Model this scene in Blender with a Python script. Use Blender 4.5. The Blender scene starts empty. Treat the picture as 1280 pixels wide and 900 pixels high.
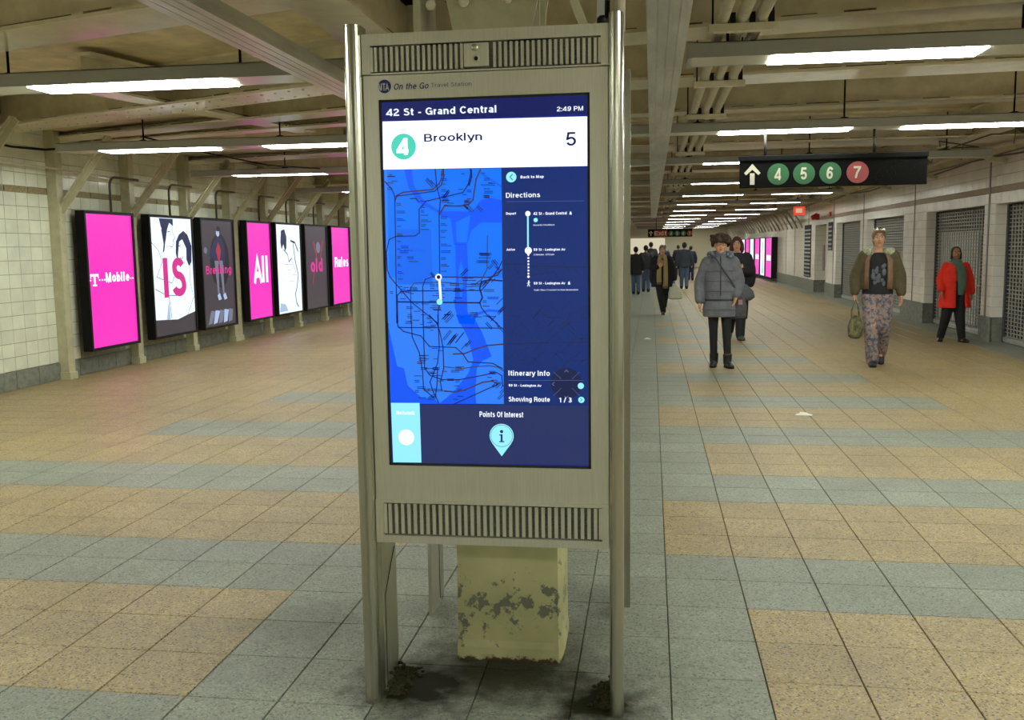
import bpy, bmesh, math, random
from mathutils import Vector, Matrix
random.seed(7)
PI = math.pi
SC = bpy.context.scene
COL = SC.collection

# ------------------------------------------------------------------ camera
def make_camera():
    f_px = 1188.7
    pit, yaw, rol = 0.11763618, -0.14629131, -0.01398128
    fw = Vector((math.sin(yaw)*math.cos(pit), math.cos(yaw)*math.cos(pit), -math.sin(pit)))
    r = Vector((math.cos(yaw), -math.sin(yaw), 0)); u = r.cross(fw)
    r2 = math.cos(rol)*r + math.sin(rol)*u
    u2 = -math.sin(rol)*r + math.cos(rol)*u
    cd = bpy.data.cameras.new('camera'); cd.sensor_width = 36; cd.lens = f_px*36/1280
    cd.clip_start = .05; cd.clip_end = 200
    c = bpy.data.objects.new('camera', cd); COL.objects.link(c)
    c.matrix_world = Matrix(((r2.x, u2.x, -fw.x, 0), (r2.y, u2.y, -fw.y, 0), (r2.z, u2.z, -fw.z, 1.5), (0, 0, 0, 1)))
    SC.camera = c
make_camera()
SC.view_settings.view_transform = 'Standard'
SC.view_settings.look = 'None'
SC.view_settings.exposure = 0.0
SC.view_settings.gamma = 1.0
SC.view_settings.use_curve_mapping = False
SC.cycles.diffuse_bounces = 7; SC.cycles.max_bounces = 12
w = bpy.data.worlds.new('world'); SC.world = w; w.use_nodes = True
w.node_tree.nodes['Background'].inputs[0].default_value = (.9, .9, 1, 1)
w.node_tree.nodes['Background'].inputs[1].default_value = 0.05
LAMP = 30.0          # brightness of the fluorescent diffusers

# ------------------------------------------------------------------ materials
def S(r, g, b):      # 0-255 display colour to linear
    f = lambda c: (c/255/12.92 if c/255 <= .04045 else ((c/255+.055)/1.055)**2.4)
    return (f(r), f(g), f(b), 1)
MATS = {}
def mat(name, col, rough=.5, metal=0, noise=0, nscale=20, bump=0, col2=None, spec=.5, emit=None, es=1, aniso=None, rand=0, coat=0):
    if name in MATS: return MATS[name]
    m = bpy.data.materials.new(name); m.use_nodes = True; MATS[name] = m
    nt = m.node_tree; N = nt.nodes; L = nt.links; b = N['Principled BSDF']
    b.inputs['Base Color'].default_value = col
    b.inputs['Roughness'].default_value = rough; b.inputs['Metallic'].default_value = metal
    b.inputs['Specular IOR Level'].default_value = spec
    b.inputs['Coat Weight'].default_value = coat
    if emit is not None:
        b.inputs['Emission Color'].default_value = emit; b.inputs['Emission Strength'].default_value = es
    if noise or bump or col2 or rand:
        g = N.new('ShaderNodeNewGeometry')
        mp = N.new('ShaderNodeMapping'); L.new(g.outputs['Position'], mp.inputs[0])
        if aniso: mp.inputs['Scale'].default_value = aniso
        n = N.new('ShaderNodeTexNoise'); n.inputs['Scale'].default_value = nscale; n.inputs['Detail'].default_value = 6
        n.inputs['Roughness'].default_value = .65
        L.new(mp.outputs[0], n.inputs['Vector'])
        cr = N.new('ShaderNodeValToRGB'); cr.color_ramp.elements[0].position = .35; cr.color_ramp.elements[1].position = .65
        k = noise if noise else .0001
        c2 = col2 if col2 else tuple(min(1, c*(1+k)) for c in col[:3])+(1,)
        c1 = col if col2 else tuple(c*(1-k) for c in col[:3])+(1,)
        cr.color_ramp.elements[0].color = c1; cr.color_ramp.elements[1].color = c2
        L.new(n.outputs[0], cr.inputs[0])
        out = cr.outputs[0]
        if rand:
            oi = N.new('ShaderNodeObjectInfo'); hs = N.new('ShaderNodeHueSaturation')
            mr = N.new('ShaderNodeMapRange'); mr.inputs['To Min'].default_value = 1-rand; mr.inputs['To Max'].default_value = 1+rand
            L.new(oi.outputs['Random'], mr.inputs[0]); L.new(mr.outputs[0], hs.inputs['Value']); L.new(out, hs.inputs['Color']); out = hs.outputs[0]
        L.new(out, b.inputs['Base Color'])
        if bump:
            bp = N.new('ShaderNodeBump'); bp.inputs['Strength'].default_value = bump; bp.inputs['Distance'].default_value = .003
            L.new(n.outputs[0], bp.inputs['Height']); L.new(bp.outputs[0], b.inputs['Normal'])
    return m

def emis(name, col, s=1.0):
    if name in MATS: return MATS[name]
    m = bpy.data.materials.new(name); m.use_nodes = True; MATS[name] = m
    N = m.node_tree.nodes; b = N['Principled BSDF']
    b.inputs['Base Color'].default_value = (0.01, 0.01, 0.01, 1)
    b.inputs['Roughness'].default_value = .25
    b.inputs['Emission Color'].default_value = col; b.inputs['Emission Strength'].default_value = s
    return m

def granite(name, base, c_dark, c_light, c_acc):
    """Speckled granite; worn dark spots near the feet of the kiosk and column."""
    m = bpy.data.materials.new(name); m.use_nodes = True; MATS[name] = m
    nt = m.node_tree; N = nt.nodes; L = nt.links; b = N['Principled BSDF']
    g = N.new('ShaderNodeNewGeometry')
    v = N.new('ShaderNodeTexVoronoi'); v.inputs['Scale'].default_value = 150
    L.new(g.outputs['Position'], v.inputs['Vector'])
    bw = N.new('ShaderNodeSeparateColor'); L.new(v.outputs['Color'], bw.inputs[0])
    cr = N.new('ShaderNodeValToRGB'); cr.color_ramp.interpolation = 'CONSTANT'
    e = cr.color_ramp.elements; e[0].position = 0; e[0].color = c_dark; e[1].position = .13; e[1].color = base
    for p, c in ((.62, c_light), (.8, base), (.9, c_acc)):
        x = e.new(p); x.color = c
    L.new(bw.outputs[0], cr.inputs[0])
    n = N.new('ShaderNodeTexNoise'); n.inputs['Scale'].default_value = 2.2; n.inputs['Detail'].default_value = 8; n.inputs['Roughness'].default_value = .7
    L.new(g.outputs['Position'], n.inputs['Vector'])
    mr = N.new('ShaderNodeMapRange'); mr.inputs['From Min'].default_value = .3; mr.inputs['From Max'].default_value = .7
    mr.inputs['To Min'].default_value = .78; mr.inputs['To Max'].default_value = 1.16
    L.new(n.outputs[0], mr.inputs[0])
    oi = N.new('ShaderNodeObjectInfo')
    mr2 = N.new('ShaderNodeMapRange'); mr2.inputs['To Min'].default_value = .93; mr2.inputs['To Max'].default_value = 1.07
    L.new(oi.outputs['Random'], mr2.inputs[0])
    mul = N.new('ShaderNodeMath'); mul.operation = 'MULTIPLY'; L.new(mr.outputs[0], mul.inputs[0]); L.new(mr2.outputs[0], mul.inputs[1])
    hs = N.new('ShaderNodeHueSaturation'); L.new(cr.outputs[0], hs.inputs['Color']); L.new(mul.outputs[0], hs.inputs['Value'])
    out = hs.outputs[0]; stain = None
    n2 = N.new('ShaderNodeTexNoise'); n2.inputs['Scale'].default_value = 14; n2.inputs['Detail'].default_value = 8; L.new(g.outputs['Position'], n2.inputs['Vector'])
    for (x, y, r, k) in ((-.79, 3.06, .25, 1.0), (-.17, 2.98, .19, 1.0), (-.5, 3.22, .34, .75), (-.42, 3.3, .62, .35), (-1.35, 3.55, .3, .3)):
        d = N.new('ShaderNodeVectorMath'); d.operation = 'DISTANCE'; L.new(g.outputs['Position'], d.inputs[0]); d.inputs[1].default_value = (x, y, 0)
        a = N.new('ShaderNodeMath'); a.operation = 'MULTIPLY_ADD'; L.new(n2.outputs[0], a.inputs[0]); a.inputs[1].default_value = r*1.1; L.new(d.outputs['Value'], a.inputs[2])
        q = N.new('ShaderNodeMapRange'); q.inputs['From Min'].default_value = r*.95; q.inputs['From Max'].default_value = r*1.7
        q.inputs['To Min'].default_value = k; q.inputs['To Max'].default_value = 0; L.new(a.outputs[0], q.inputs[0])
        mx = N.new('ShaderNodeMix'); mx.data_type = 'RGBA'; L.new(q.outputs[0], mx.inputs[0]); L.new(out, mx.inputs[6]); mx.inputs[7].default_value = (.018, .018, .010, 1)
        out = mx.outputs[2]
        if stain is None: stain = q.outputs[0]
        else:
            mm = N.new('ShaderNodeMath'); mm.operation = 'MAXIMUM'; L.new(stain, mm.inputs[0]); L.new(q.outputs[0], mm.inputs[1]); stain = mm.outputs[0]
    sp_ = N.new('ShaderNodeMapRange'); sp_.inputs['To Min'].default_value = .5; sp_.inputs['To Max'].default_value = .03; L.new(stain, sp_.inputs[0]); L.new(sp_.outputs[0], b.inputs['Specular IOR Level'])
    L.new(out, b.inputs['Base Color'])
    b.inputs['Roughness'].default_value = .36
    rr = N.new('ShaderNodeMapRange'); rr.inputs['To Min'].default_value = .42; rr.inputs['To Max'].default_value = .6; L.new(n.outputs[0], rr.inputs[0]); L.new(rr.outputs[0], b.inputs['Roughness'])
    return m

M_TAN = granite('tan_granite', (.315, .235, .105, 1), (.14, .105, .055, 1), (.43, .335, .165, 1), (.31, .25, .20, 1))
M_GREY = granite('grey_granite', (.215, .235, .185, 1), (.12, .13, .11, 1), (.29, .31, .25, 1), (.24, .25, .23, 1))
M_GROUT = mat('grout', (.11, .10, .045, 1), .9, noise=.3)
M_TILE = mat('white_wall_tile', (.72, .75, .62, 1), .18, noise=.08, nscale=3, rand=.06, spec=.6)
M_TILER = mat('pinkish_white_tile', (.84, .81, .76, 1), .24, noise=.06, nscale=3, rand=.05, spec=.6)
M_BAND = mat('mosaic_band', (.20, .16, .07, 1), .5, col2=(.42, .36, .20, 1), nscale=60)
M_WGROUT = mat('wall_grout', (.30, .28, .20, 1), .9, noise=.2)
M_BASE = mat('grey_baseboard_stone', (.19, .20, .17, 1), .6, noise=.25, nscale=12)
M_CEIL = mat('cream_ceiling_plaster', (.60, .52, .33, 1), .6, noise=.22, nscale=2.5, bump=.2)
M_BEAM = mat('cream_gloss_paint', (.68, .62, .46, 1), .28, noise=.12, nscale=5, bump=.05, spec=.6)
M_RUST = mat('rusty_edge', (.06, .04, .02, 1), .9, col2=(.20, .14, .07, 1), nscale=30)
M_POST = mat('cream_post_paint', (.46, .44, .29, 1), .35, noise=.12, nscale=8, spec=.5)
M_STEEL = mat('brushed_stainless', (.52, .51, .42, 1), .32, .8, noise=.10, nscale=25, aniso=(8, 8, .3))
M_STEEL2 = mat('satin_steel_bezel', (.68, .66, .56, 1), .36, .8, noise=.06, nscale=25, aniso=(8, 8, .3))
M_POLE = mat('polished_pole', (.42, .41, .33, 1), .22, .9)
M_BLACK = mat('black_metal', (.005, .005, .006, 1), .45, spec=.25)
M_DARK = mat('dark_gap', (.012, .012, .012, 1), .7)
M_ALU = mat('raceway_aluminium', (.66, .65, .60, 1), .30, .6, noise=.2, nscale=3, aniso=(3, .4, 3))
M_LIGHTBODY = mat('grey_fixture_paint', (.34, .34, .31, 1), .45)
M_LIGHTEND = mat('fixture_lens_unlit', (.60, .58, .45, 1), .25)
M_LAMP = emis('fluorescent_lens', (.96, 1, .90, 1), LAMP)
M_PIPE = mat('cream_conduit', (.55, .50, .38, 1), .4, noise=.08)
M_DPIPE = mat('dark_conduit', (.09, .08, .06, 1), .5)
M_MESH = mat('vent_mesh', (.05, .05, .045, 1), .6, col2=(.22, .21, .18, 1), nscale=300)
M_GATE = mat('galvanised_gate', (.50, .50, .47, 1), .42, .5)
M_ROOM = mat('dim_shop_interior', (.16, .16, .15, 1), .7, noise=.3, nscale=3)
M_PALE = mat('pale_shop_panel', (.62, .62, .58, 1), .4)
M_RED = mat('alarm_red', (.55, .03, .02, 1), .35)
M_YEL = None

# ------------------------------------------------------------------ mesh helpers
class MB:
    def __init__(s): s.v = []; s.f = []; s.m = []; s.sm = []
    def add(s, vs, fs, mi=0, smooth=False):
        o = len(s.v); s.v += [tuple(v) for v in vs]; s.f += [tuple(i+o for i in f) for f in fs]
        s.m += [mi]*len(fs); s.sm += [smooth]*len(fs); return s
    def box(s, x0, x1, y0, y1, z0, z1, mi=0, bev=0):
        if bev:
            bm = bmesh.new(); bmesh.ops.create_cube(bm, size=1)
            for v in bm.verts: v.co = Vector(((x0+x1)/2+v.co.x*(x1-x0), (y0+y1)/2+v.co.y*(y1-y0), (z0+z1)/2+v.co.z*(z1-z0)))
            bmesh.ops.bevel(bm, geom=bm.edges[:], offset=bev, segments=2, affect='EDGES', profile=.6)
            bm.verts.index_update(); s.add([v.co[:] for v in bm.verts], [[v.index for v in f.verts] for f in bm.faces], mi); bm.free(); return s
        vs = [(x0, y0, z0), (x1, y0, z0), (x1, y1, z0), (x0, y1, z0), (x0, y0, z1), (x1, y0, z1), (x1, y1, z1), (x0, y1, z1)]
        return s.add(vs, [(0, 3, 2, 1), (4, 5, 6, 7), (0, 1, 5, 4), (1, 2, 6, 5), (2, 3, 7, 6), (3, 0, 4, 7)], mi)
    def bar(s, a, b, w, h, up=(0, 0, 1), mi=0):     # rectangular bar from a to b
        a = Vector(a); b = Vector(b); d = (b-a).normalized(); up = Vector(up)
        x = d.cross(up).normalized()*w/2; y = x.normalized().cross(d).normalized()*h/2
        vs = [a-x-y, a+x-y, a+x+y, a-x+y, b-x-y, b+x-y, b+x+y, b-x+y]
        return s.add(vs, [(0, 3, 2, 1), (4, 5, 6, 7), (0, 1, 5, 4), (1, 2, 6, 5), (2, 3, 7, 6), (3, 0, 4, 7)], mi)
    def tube(s, pts, r, n=10, mi=0, smooth=True, flat=1.0):
        pts = [Vector(p) for p in pts]; k = len(pts)
        rs = r if isinstance(r, (list, tuple)) else [r]*k
        prev = None; vs = []
        for i, p in enumerate(pts):
            d = ((pts[min(i+1, k-1)]-p).normalized() + (p-pts[max(i-1, 0)]).normalized())
            d = d.normalized() if d.length > 1e-6 else Vector((0, 0, 1))
            if prev is None:
                a = Vector((1, 0, 0)) if abs(d.x) < .9 else Vector((0, 1, 0))
                x = (a - d*a.dot(d)).normalized()
            else: x = (prev - d*prev.dot(d)).normalized()
            prev = x; y = d.cross(x)
            for j in range(n):
                t = 2*PI*j/n; vs.append(p + x*math.cos(t)*rs[i] + y*math.sin(t)*rs[i]*flat)
        fs = [(i*n+j, i*n+(j+1) % n, (i+1)*n+(j+1) % n, (i+1)*n+j) for i in range(k-1) for j in range(n)]
        fs += [tuple(range(n-1, -1, -1)), tuple((k-1)*n+j for j in range(n))]
        return s.add(vs, fs, mi, smooth)
    def loft(s, secs, n=20, mi=0, smooth=True, p=2.0):    # (cx,cy,cz,rx,ry[,tiltx,tilty])
        vs = []
        for q in secs:
            cx, cy, cz, rx, ry = q[:5]; tx = q[5] if len(q) > 5 else 0; ty = q[6] if len(q) > 6 else 0
            for j in range(n):
                t = 2*PI*j/n; c, sn = math.cos(t), math.sin(t)
                c = math.copysign(abs(c)**(2/p), c); sn = math.copysign(abs(sn)**(2/p), sn)
                vs.append((cx+c*rx, cy+sn*ry, cz+tx*c*rx+ty*sn*ry))
        k = len(secs)
        fs = [(i*n+j, i*n+(j+1) % n, (i+1)*n+(j+1) % n, (i+1)*n+j) for i in range(k-1) for j in range(n)]
        fs += [tuple(range(n-1, -1, -1)), tuple((k-1)*n+j for j in range(n))]
        return s.add(vs, fs, mi, smooth)
    def ball(s, c, r, n=12, mi=0, sc=(1, 1, 1), rot=None):
        vs = []; fs = []; h = n//2
        for i in range(1, h):
            a = PI*i/h
            for j in range(n):
                t = 2*PI*j/n
                v = Vector((math.sin(a)*math.cos(t)*r*sc[0], math.sin(a)*math.sin(t)*r*sc[1], math.cos(a)*r*sc[2]))
                if rot: v = rot @ v
                vs.append(Vector(c)+v)
        top = len(vs); v = Vector((0, 0, r*sc[2])); vs.append(Vector(c)+(rot @ v if rot else v)); vs.append(Vector(c)-(rot @ v if rot else v))
        for i in range(h-2):
            for j in range(n): fs.append((i*n+j, (i+1)*n+j, (i+1)*n+(j+1) % n, i*n+(j+1) % n))
        for j in range(n):
            fs.append((top, j, (j+1) % n)); fs.append((top+1, (h-2)*n+(j+1) % n, (h-2)*n+j))
        return s.add(vs, fs, mi, True)
    def mesh(s, name, mats):
        me = bpy.data.meshes.new(name); me.from_pydata(s.v, [], s.f); me.update()
        for m in (mats if isinstance(mats, (list, tuple)) else [mats]): me.materials.append(m)
        me.polygons.foreach_set('material_index', s.m); me.polygons.foreach_set('use_smooth', s.sm)
        return me
    def build(s, name, mats, parent=None, loc=None, kind=None):
        o = bpy.data.objects.new(name, s.mesh(name, mats)); COL.objects.link(o)
        if parent is not None: o.parent = parent
        if loc is not None: o.location = loc
        if kind: o['kind'] = kind
        return o
def thing(name, label, cat, loc=(0, 0, 0), rz=0, group=None):
    o = bpy.data.objects.new(name, None); COL.objects.link(o); o.empty_display_size = .1
    o.location = loc; o.rotation_euler = (0, 0, rz); o['label'] = label; o['category'] = cat
    if group: o['group'] = group
    return o
def tag(o, label, cat, group=None):
    o['label'] = label; o['category'] = cat
    if group: o['group'] = group
    return o
def inst(me, name, parent, loc=None):
    o = bpy.data.objects.new(name, me); COL.objects.link(o); o.parent = parent
    if loc is not None: o.location = loc
    return o
def poly(mb, pts, y, mi=0):      # flat polygon in an XZ plane, facing -Y
    mb.add([(p[0], y, p[1]) for p in pts], [tuple(range(len(pts)))], mi)

# flat print (lettering, artwork) on upright faces: local u to the right, v up, w out of the face
class Face:
    """A flat printed face. o = lower-left corner, u, v = unit axes, n = outward."""
    def __init__(s, o, u, v): s.o = Vector(o); s.u = Vector(u); s.v = Vector(v); s.n = s.u.cross(s.v)
    def p(s, a, b, d=0): return s.o + s.u*a + s.v*b + s.n*d
# ---------------------------------------------------------------- a plain grotesque alphabet drawn with strokes
def arc(cx, cy, rx, ry, a0, a1, n=14):
    return [(cx+rx*math.cos(math.radians(a0+(a1-a0)*i/n)), cy+ry*math.sin(math.radians(a0+(a1-a0)*i/n))) for i in range(n+1)]
def glyph(c, t):
    h = t/2; b, T_, X = h, 1-h, .74-h; l = h; D = -.27+h
    def bowl(w): r = w/2-h; return arc(w/2, (X+b)/2, r, (X-b)/2, 0, 360, 24)
    w = .60; r = w/2-h; my = (X+b)/2; ry = (X-b)/2
    if c == ' ': return [], .28
    if c == '-': return [[(.03, .36), (.33, .36)]], .38
    if c == '.': return [[(l, 0), (l, t)]], t+.06
    if c == ':': return [[(l, 0), (l, t)], [(l, .56), (l, .56+t)]], t+.08
    if c == '/': return [[(0, -.02), (.30, 1)]], .34
    if c == '1': return [[(.30, 0), (.30, T_)], [(.06, .76), (.20, .80), (.30, T_)]], .46
    if c == '2': return [arc(.29, .70, .29-h, T_-.70, 170, -35, 14)+[(l+.02, b+.16), (l, b), (.60, b)]], .64
    if c == '3': return [arc(.28, .74, .26-h, T_-.74, 160, -90, 14)+arc(.28, .27, .30-h, .27-b+.0, 90, -165, 14)], .62
    if c == '4': return [[(.46, 0), (.46, T_), (.42, T_), (.02, .28), (.02, .235), (.62, .235)]], .66
    if c == '5': return [[(.56, T_), (.14, T_), (.07, .50)]+arc(.30, .33, .31-h, .33-b, 130, -160, 16)], .64
    if c == '6': return [arc(.31, .33, .30-h, .33-b, 0, 360, 24), arc(.36, .45, .35-h, T_-.45, 40, 185, 14)+[(l+.01, .33)]], .64
    if c == '7': return [[(.02, T_), (.58, T_), (.58, T_-.04), (.34, .45), (.22, 0)]], .62
    if c == '9': return [[(.62-q[0], 1-q[1]) for q in p] for p in glyph('6', t)[0]], .64
    if c == '0': return [arc(.30, .5, .30-h, .5-h, 0, 360, 24)], .62
    if c == 'A': return [[(.0, 0), (.34, T_+h*.2), (.68, 0)], [(.13, .30), (.55, .30)]], .72
    if c == 'B': return [[(l, 0), (l, 1)], [(l, T_), (.36, T_)]+arc(.36, (T_+.53)/2, .25-h, (T_-.53)/2, 90, -90)+[(l, .53)], [(l, .53), (.38, .53)]+arc(.38, (.53+b)/2, .28-h, (.53-b)/2, 90, -90)+[(l, b)]], .70
    if c == 'C': return [arc(.36, .5, .36-h, .5-h, 38, 322, 24)], .72
    if c == 'D': return [[(l, b), (l, T_), (.32, T_)]+arc(.32, .5, .36-h, .5-h, 90, -90, 18)+[(l, b), (l, b+.01)]], .72
    if c == 'E': return [[(.56, T_), (l, T_), (l, b), (.58, b)], [(l, .53), (.52, .53)]], .62
    if c == 'G': return [arc(.38, .5, .38-h, .5-h, 38, 345, 24)[:-1]+[(.70-h*.6, .30), (.70-h*.6, .47), (.42, .47)], [(.70-h*.6, .47), (.70-h*.6, 0)]], .78
    if c == 'H': return [[(l, 0), (l, 1)], [(.62, 0), (.62, 1)], [(l, .53), (.62, .53)]], .72
    if c == 'I': return [[(l, 0), (l, 1)]], t+.08
    if c == 'L': return [[(l, 1), (l, b), (.52, b)]], .56
    if c == 'M': return [[(l, 0), (l, T_), (l+.03, T_), (.40, .05), (.77-l, T_), (.80-l, T_), (.80-l, 0)]], .88
    if c == 'N': return [[(l, 0), (l, 1)], [(l, T_), (.64-l, b)], [(.64-l, 0), (.64-l, 1)]], .72
    if c == 'O': return [arc(.38, .5, .38-h, .5-h, 0, 360, 28)], .80
    if c == 'P': return [[(l, 0), (l, 1)], [(l, T_), (.36, T_)]+arc(.36, (T_+.46)/2, .27-h, (T_-.46)/2, 90, -90)+[(l, .46)]], .66
    if c == 'R': return [[(l, 0), (l, 1)], [(l, T_), (.38, T_)]+arc(.38, (T_+.49)/2, .27-h, (T_-.49)/2, 90, -90)+[(l, .49)], [(.36, .49), (.56, .38), (.58, .0)]], .70
    if c == 'S': return [arc(.32, .745, .28-h, T_-.745, 20, 180, 12)+arc(.32, .745, .28-h, .20, 180, 262, 5)+arc(.32, .27, .32-h, .27, 78, 0, 6)+arc(.32, .27, .32-h, .27-b, 0, -165, 14)], .68
    if c == 'T': return [[(0, T_), (.60, T_)], [(.30, 0), (.30, 1)]], .62
    if c == 'W': return [[(0, 1), (.22, .03), (.45, .95), (.68, .03), (.90, 1)]], .92
    if c == 'a': return [arc(.27, .52, .23-h, X-.52, 165, 0, 12)+[(.50-h, .15), (.54-h, .0)], arc(.25, .21, .25-h, .21-b, -10, -270, 14)+[(.50-h, .42)]], .56
    if c == 'b': return [[(l, 0), (l, 1)], bowl(.56)], .60
    if c == 'c': return [arc(.28, my, .28-h, ry, 42, 318, 20)], .55
    if c == 'd': return [[(.56-h, 0), (.56-h, 1)], bowl(.56)], .62
    if c == 'e': return [[(l, my), (.56-h, my)]+arc(.28, my, .28-h, ry, 8, 318, 22)], .60
    if c == 'f': return [[(.14, 0), (.14, .80)]+arc(.30, .80, .16, T_-.80, 180, 95, 6), [(0, X), (.32, X)]], .34
    if c == 'g': return [bowl(.56), [(.56-h, .74), (.56-h, .0)]+arc(.28, .0, .28-h, -D, 0, -155, 12)], .62
    if c == 'h': return [[(l, 0), (l, 1)], [(l, .46)]+arc(.27, .46, .25-h*.8, X-.46, 170, 0, 10)+[(.52-h*.8, 0)]], .60
    if c == 'i': return [[(l, 0), (l, .74)], [(l, 1-t), (l, 1)]], t+.10
    if c == 'k': return [[(l, 0), (l, 1)], [(l, .26), (.46, .74)], [(.20, .44), (.50, 0)]], .52
    if c == 'l': return [[(l, 0), (l, 1)]], t+.10
    if c == 'm': return [[(l, 0), (l, .74)]]+[[(l+q, .46)]+arc(.24+q, .46, .20-h*.6, X-.46, 170, 0, 10)+[(.44-h*.6+q, 0)] for q in (0, .44-h*1.6)], .90
    if c == 'n': return [[(l, 0), (l, .74)], [(l, .46)]+arc(.27, .46, .25-h*.8, X-.46, 170, 0, 10)+[(.52-h*.8, 0)]], .60
    if c == 'o': return [bowl(.60)], .63
    if c == 'p': return [[(l, -.27), (l, .74)], bowl(.58)], .62
    if c == 'r': return [[(l, 0), (l, .74)], [(l, .42)]+arc(.30, .42, .30-h, X-.42, 170, 95, 7)], .34
    if c == 's': return [arc(.26, .55, .22-h, X-.55, 25, 180, 10)+arc(.26, .55, .22-h, .16, 180, 262, 5)+arc(.26, .21, .26-h, .18, 78, 0, 6)+arc(.26, .21, .26-h, .21-b, 0, -165, 12)], .55
    if c == 't': return [[(.14, .94), (.14, .17)]+arc(.28, .17, .14, .17-b, 180, 280, 6), [(0, X), (.32, X)]], .36
    if c == 'u': return [[(.52-l, .74), (.52-l, 0)], [(l, .74), (l, .27)]+arc(.26, .27, .26-h, .27-b, 180, 360, 10)], .60
    if c == 'v': return [[(0, .74), (.25, .02), (.50, .74)]], .50
    if c == 'w': return [[(0, .74), (.22, .03), (.44, .72), (.66, .03), (.88, .74)]], .90
    if c == 'x': return [[(0, .74), (.48, 0)], [(.48, .74), (0, 0)]], .52
    if c == 'y': return [[(0, .74), (.26, .04)], [(.50, .74), (.24, -.06), (.17, D), (.04, D)]], .52
    if c == '&': return [[(.6, 0), (.2, .62)]+arc(.30, .80, .15, .13, 200, -20, 10)+[(.12, .42)]+arc(.24, .24, .2, .17, 120, 320, 10)+[(.56, .5)]], .66
    return [], .3
def strip(pts, t):          # mitred band round a centre line
    P_ = [pts[0]]
    for p in pts[1:]:
        if math.hypot(p[0]-P_[-1][0], p[1]-P_[-1][1]) > 1e-4: P_.append(p)
    n = len(P_); L = []; R_ = []
    closed = math.hypot(P_[0][0]-P_[-1][0], P_[0][1]-P_[-1][1]) < 1e-3
    for i in range(n):
        a = P_[i-1] if i else (P_[-2] if closed else P_[0]); b = P_[i+1] if i < n-1 else (P_[1] if closed else P_[-1]); c = P_[i]
        d1 = (c[0]-a[0], c[1]-a[1]); d2 = (b[0]-c[0], b[1]-c[1])
        if d1 == (0, 0): d1 = d2
        if d2 == (0, 0): d2 = d1
        l1 = math.hypot(*d1); l2 = math.hypot(*d2)
        n1 = (-d1[1]/l1, d1[0]/l1); n2 = (-d2[1]/l2, d2[0]/l2); m = (n1[0]+n2[0], n1[1]+n2[1]); ml = math.hypot(*m)
        if ml < .3: m = n1; k = 1
        else: m = (m[0]/ml, m[1]/ml); k = min(1/max(m[0]*n1[0]+m[1]*n1[1], .3), 1.8)
        L.append((c[0]+m[0]*t/2*k, c[1]+m[1]*t/2*k)); R_.append((c[0]-m[0]*t/2*k, c[1]-m[1]*t/2*k))
    return [(L[i], R_[i], R_[i+1], L[i+1]) for i in range(n-1)]
def stroke_text(string, t, gap=.07):
    out = []; x = 0; lo = 0
    for ch in string:
        g, adv = glyph(ch, t)
        for pl in g:
            for q in strip(pl, t): out.append([(p[0]+x, p[1]) for p in q])
        x += adv+gap
    return out
class Print:
    """Artwork, discs and lettering on a face; each line of lettering and each disc is an object of its own."""
    def __init__(s, face, name, mats, parent, d): s.f = face; s.mb = MB(); s.name = name; s.mats = mats; s.par = parent; s.d = d; s.own = []; s.pc = 0
    def q(s, mb, pts, mi, d): mb.add([s.f.p(a, b, s.d+d) for a, b in pts], [tuple(range(len(pts)))], 0 if mb is not s.mb else mi)
    def poly(s, pts, mi=0, d=0): s.q(s.mb, pts, mi, d); s.pc += 1; return s
    def rect(s, a0, b0, a1, b1, mi=0, d=0): return s.poly([(a0, b0), (a1, b0), (a1, b1), (a0, b1)], mi, d)
    def disc(s, a, b, ra, rb=None, mi=0, d=0, n=28):
        rb = rb or ra; m = MB()
        s.q(m, [(a+ra*math.cos(2*PI*i/n), b+rb*math.sin(2*PI*i/n)) for i in range(n)], mi, d); s.own.append(('disc', m, mi)); return s
    def ring(s, a, b, ra, w, mi=0, d=0, n=28):
        m = MB()
        for i in range(n):
            t0, t1 = 2*PI*i/n, 2*PI*(i+1)/n
            s.q(m, [(a+ra*math.cos(t0), b+ra*math.sin(t0)), (a+ra*math.cos(t1), b+ra*math.sin(t1)), (a+(ra-w)*math.cos(t1), b+(ra-w)*math.sin(t1)), (a+(ra-w)*math.cos(t0), b+(ra-w)*math.sin(t0))], mi, d)
        s.own.append(('ring', m, mi)); return s
    def line(s, pts, w, mi=0, d=0):
        for (a0, b0), (a1, b1) in zip(pts, pts[1:]):
            dx, dy = a1-a0, b1-b0; L = math.hypot(dx, dy) or 1; nx, ny = -dy/L*w/2, dx/L*w/2; ex, ey = dx/L*w*.3, dy/L*w*.3
            s.poly([(a0-ex-nx, b0-ey-ny), (a1+ex-nx, b1+ey-ny), (a1+ex+nx, b1+ey+ny), (a0-ex+nx, b0-ey+ny)], mi, d)
        return s
    def text(s, string, a0, b0, a1, b1, mi=0, d=0, bold=0, shear=0, t=None, gap=.07):     # fitted to the box
        t = t or .105+bold*3.2
        qs = [[(x+y*shear, y) for x, y in q] for q in stroke_text(string, t, gap)]
        xs = [p[0] for q in qs for p in q]; ys = [p[1] for q in qs for p in q]
        x0, x1, y0, y1 = min(xs), max(xs), min(ys), max(ys); kx = (a1-a0)/(x1-x0); ky = (b1-b0)/(y1-y0); m = MB()
        for n, q in enumerate(qs): s.q(m, [(a0+(x-x0)*kx, b0+(y-y0)*ky) for x, y in q], mi, d+1e-6*(n % 40))
        s.own.append(('lettering', m, mi)); return s
    def done(s):
        for nm, m, mi in s.own: m.build(nm, s.mats[mi], s.par)
        if s.pc: s.mb.build(s.name, s.mats, s.par, kind='stuff' if s.pc > 1 else None)
# ================================================================== STRUCTURE
XL, XR = -7.02, 5.0            # wall faces
YB, YF = -8.0, 66.0
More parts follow.
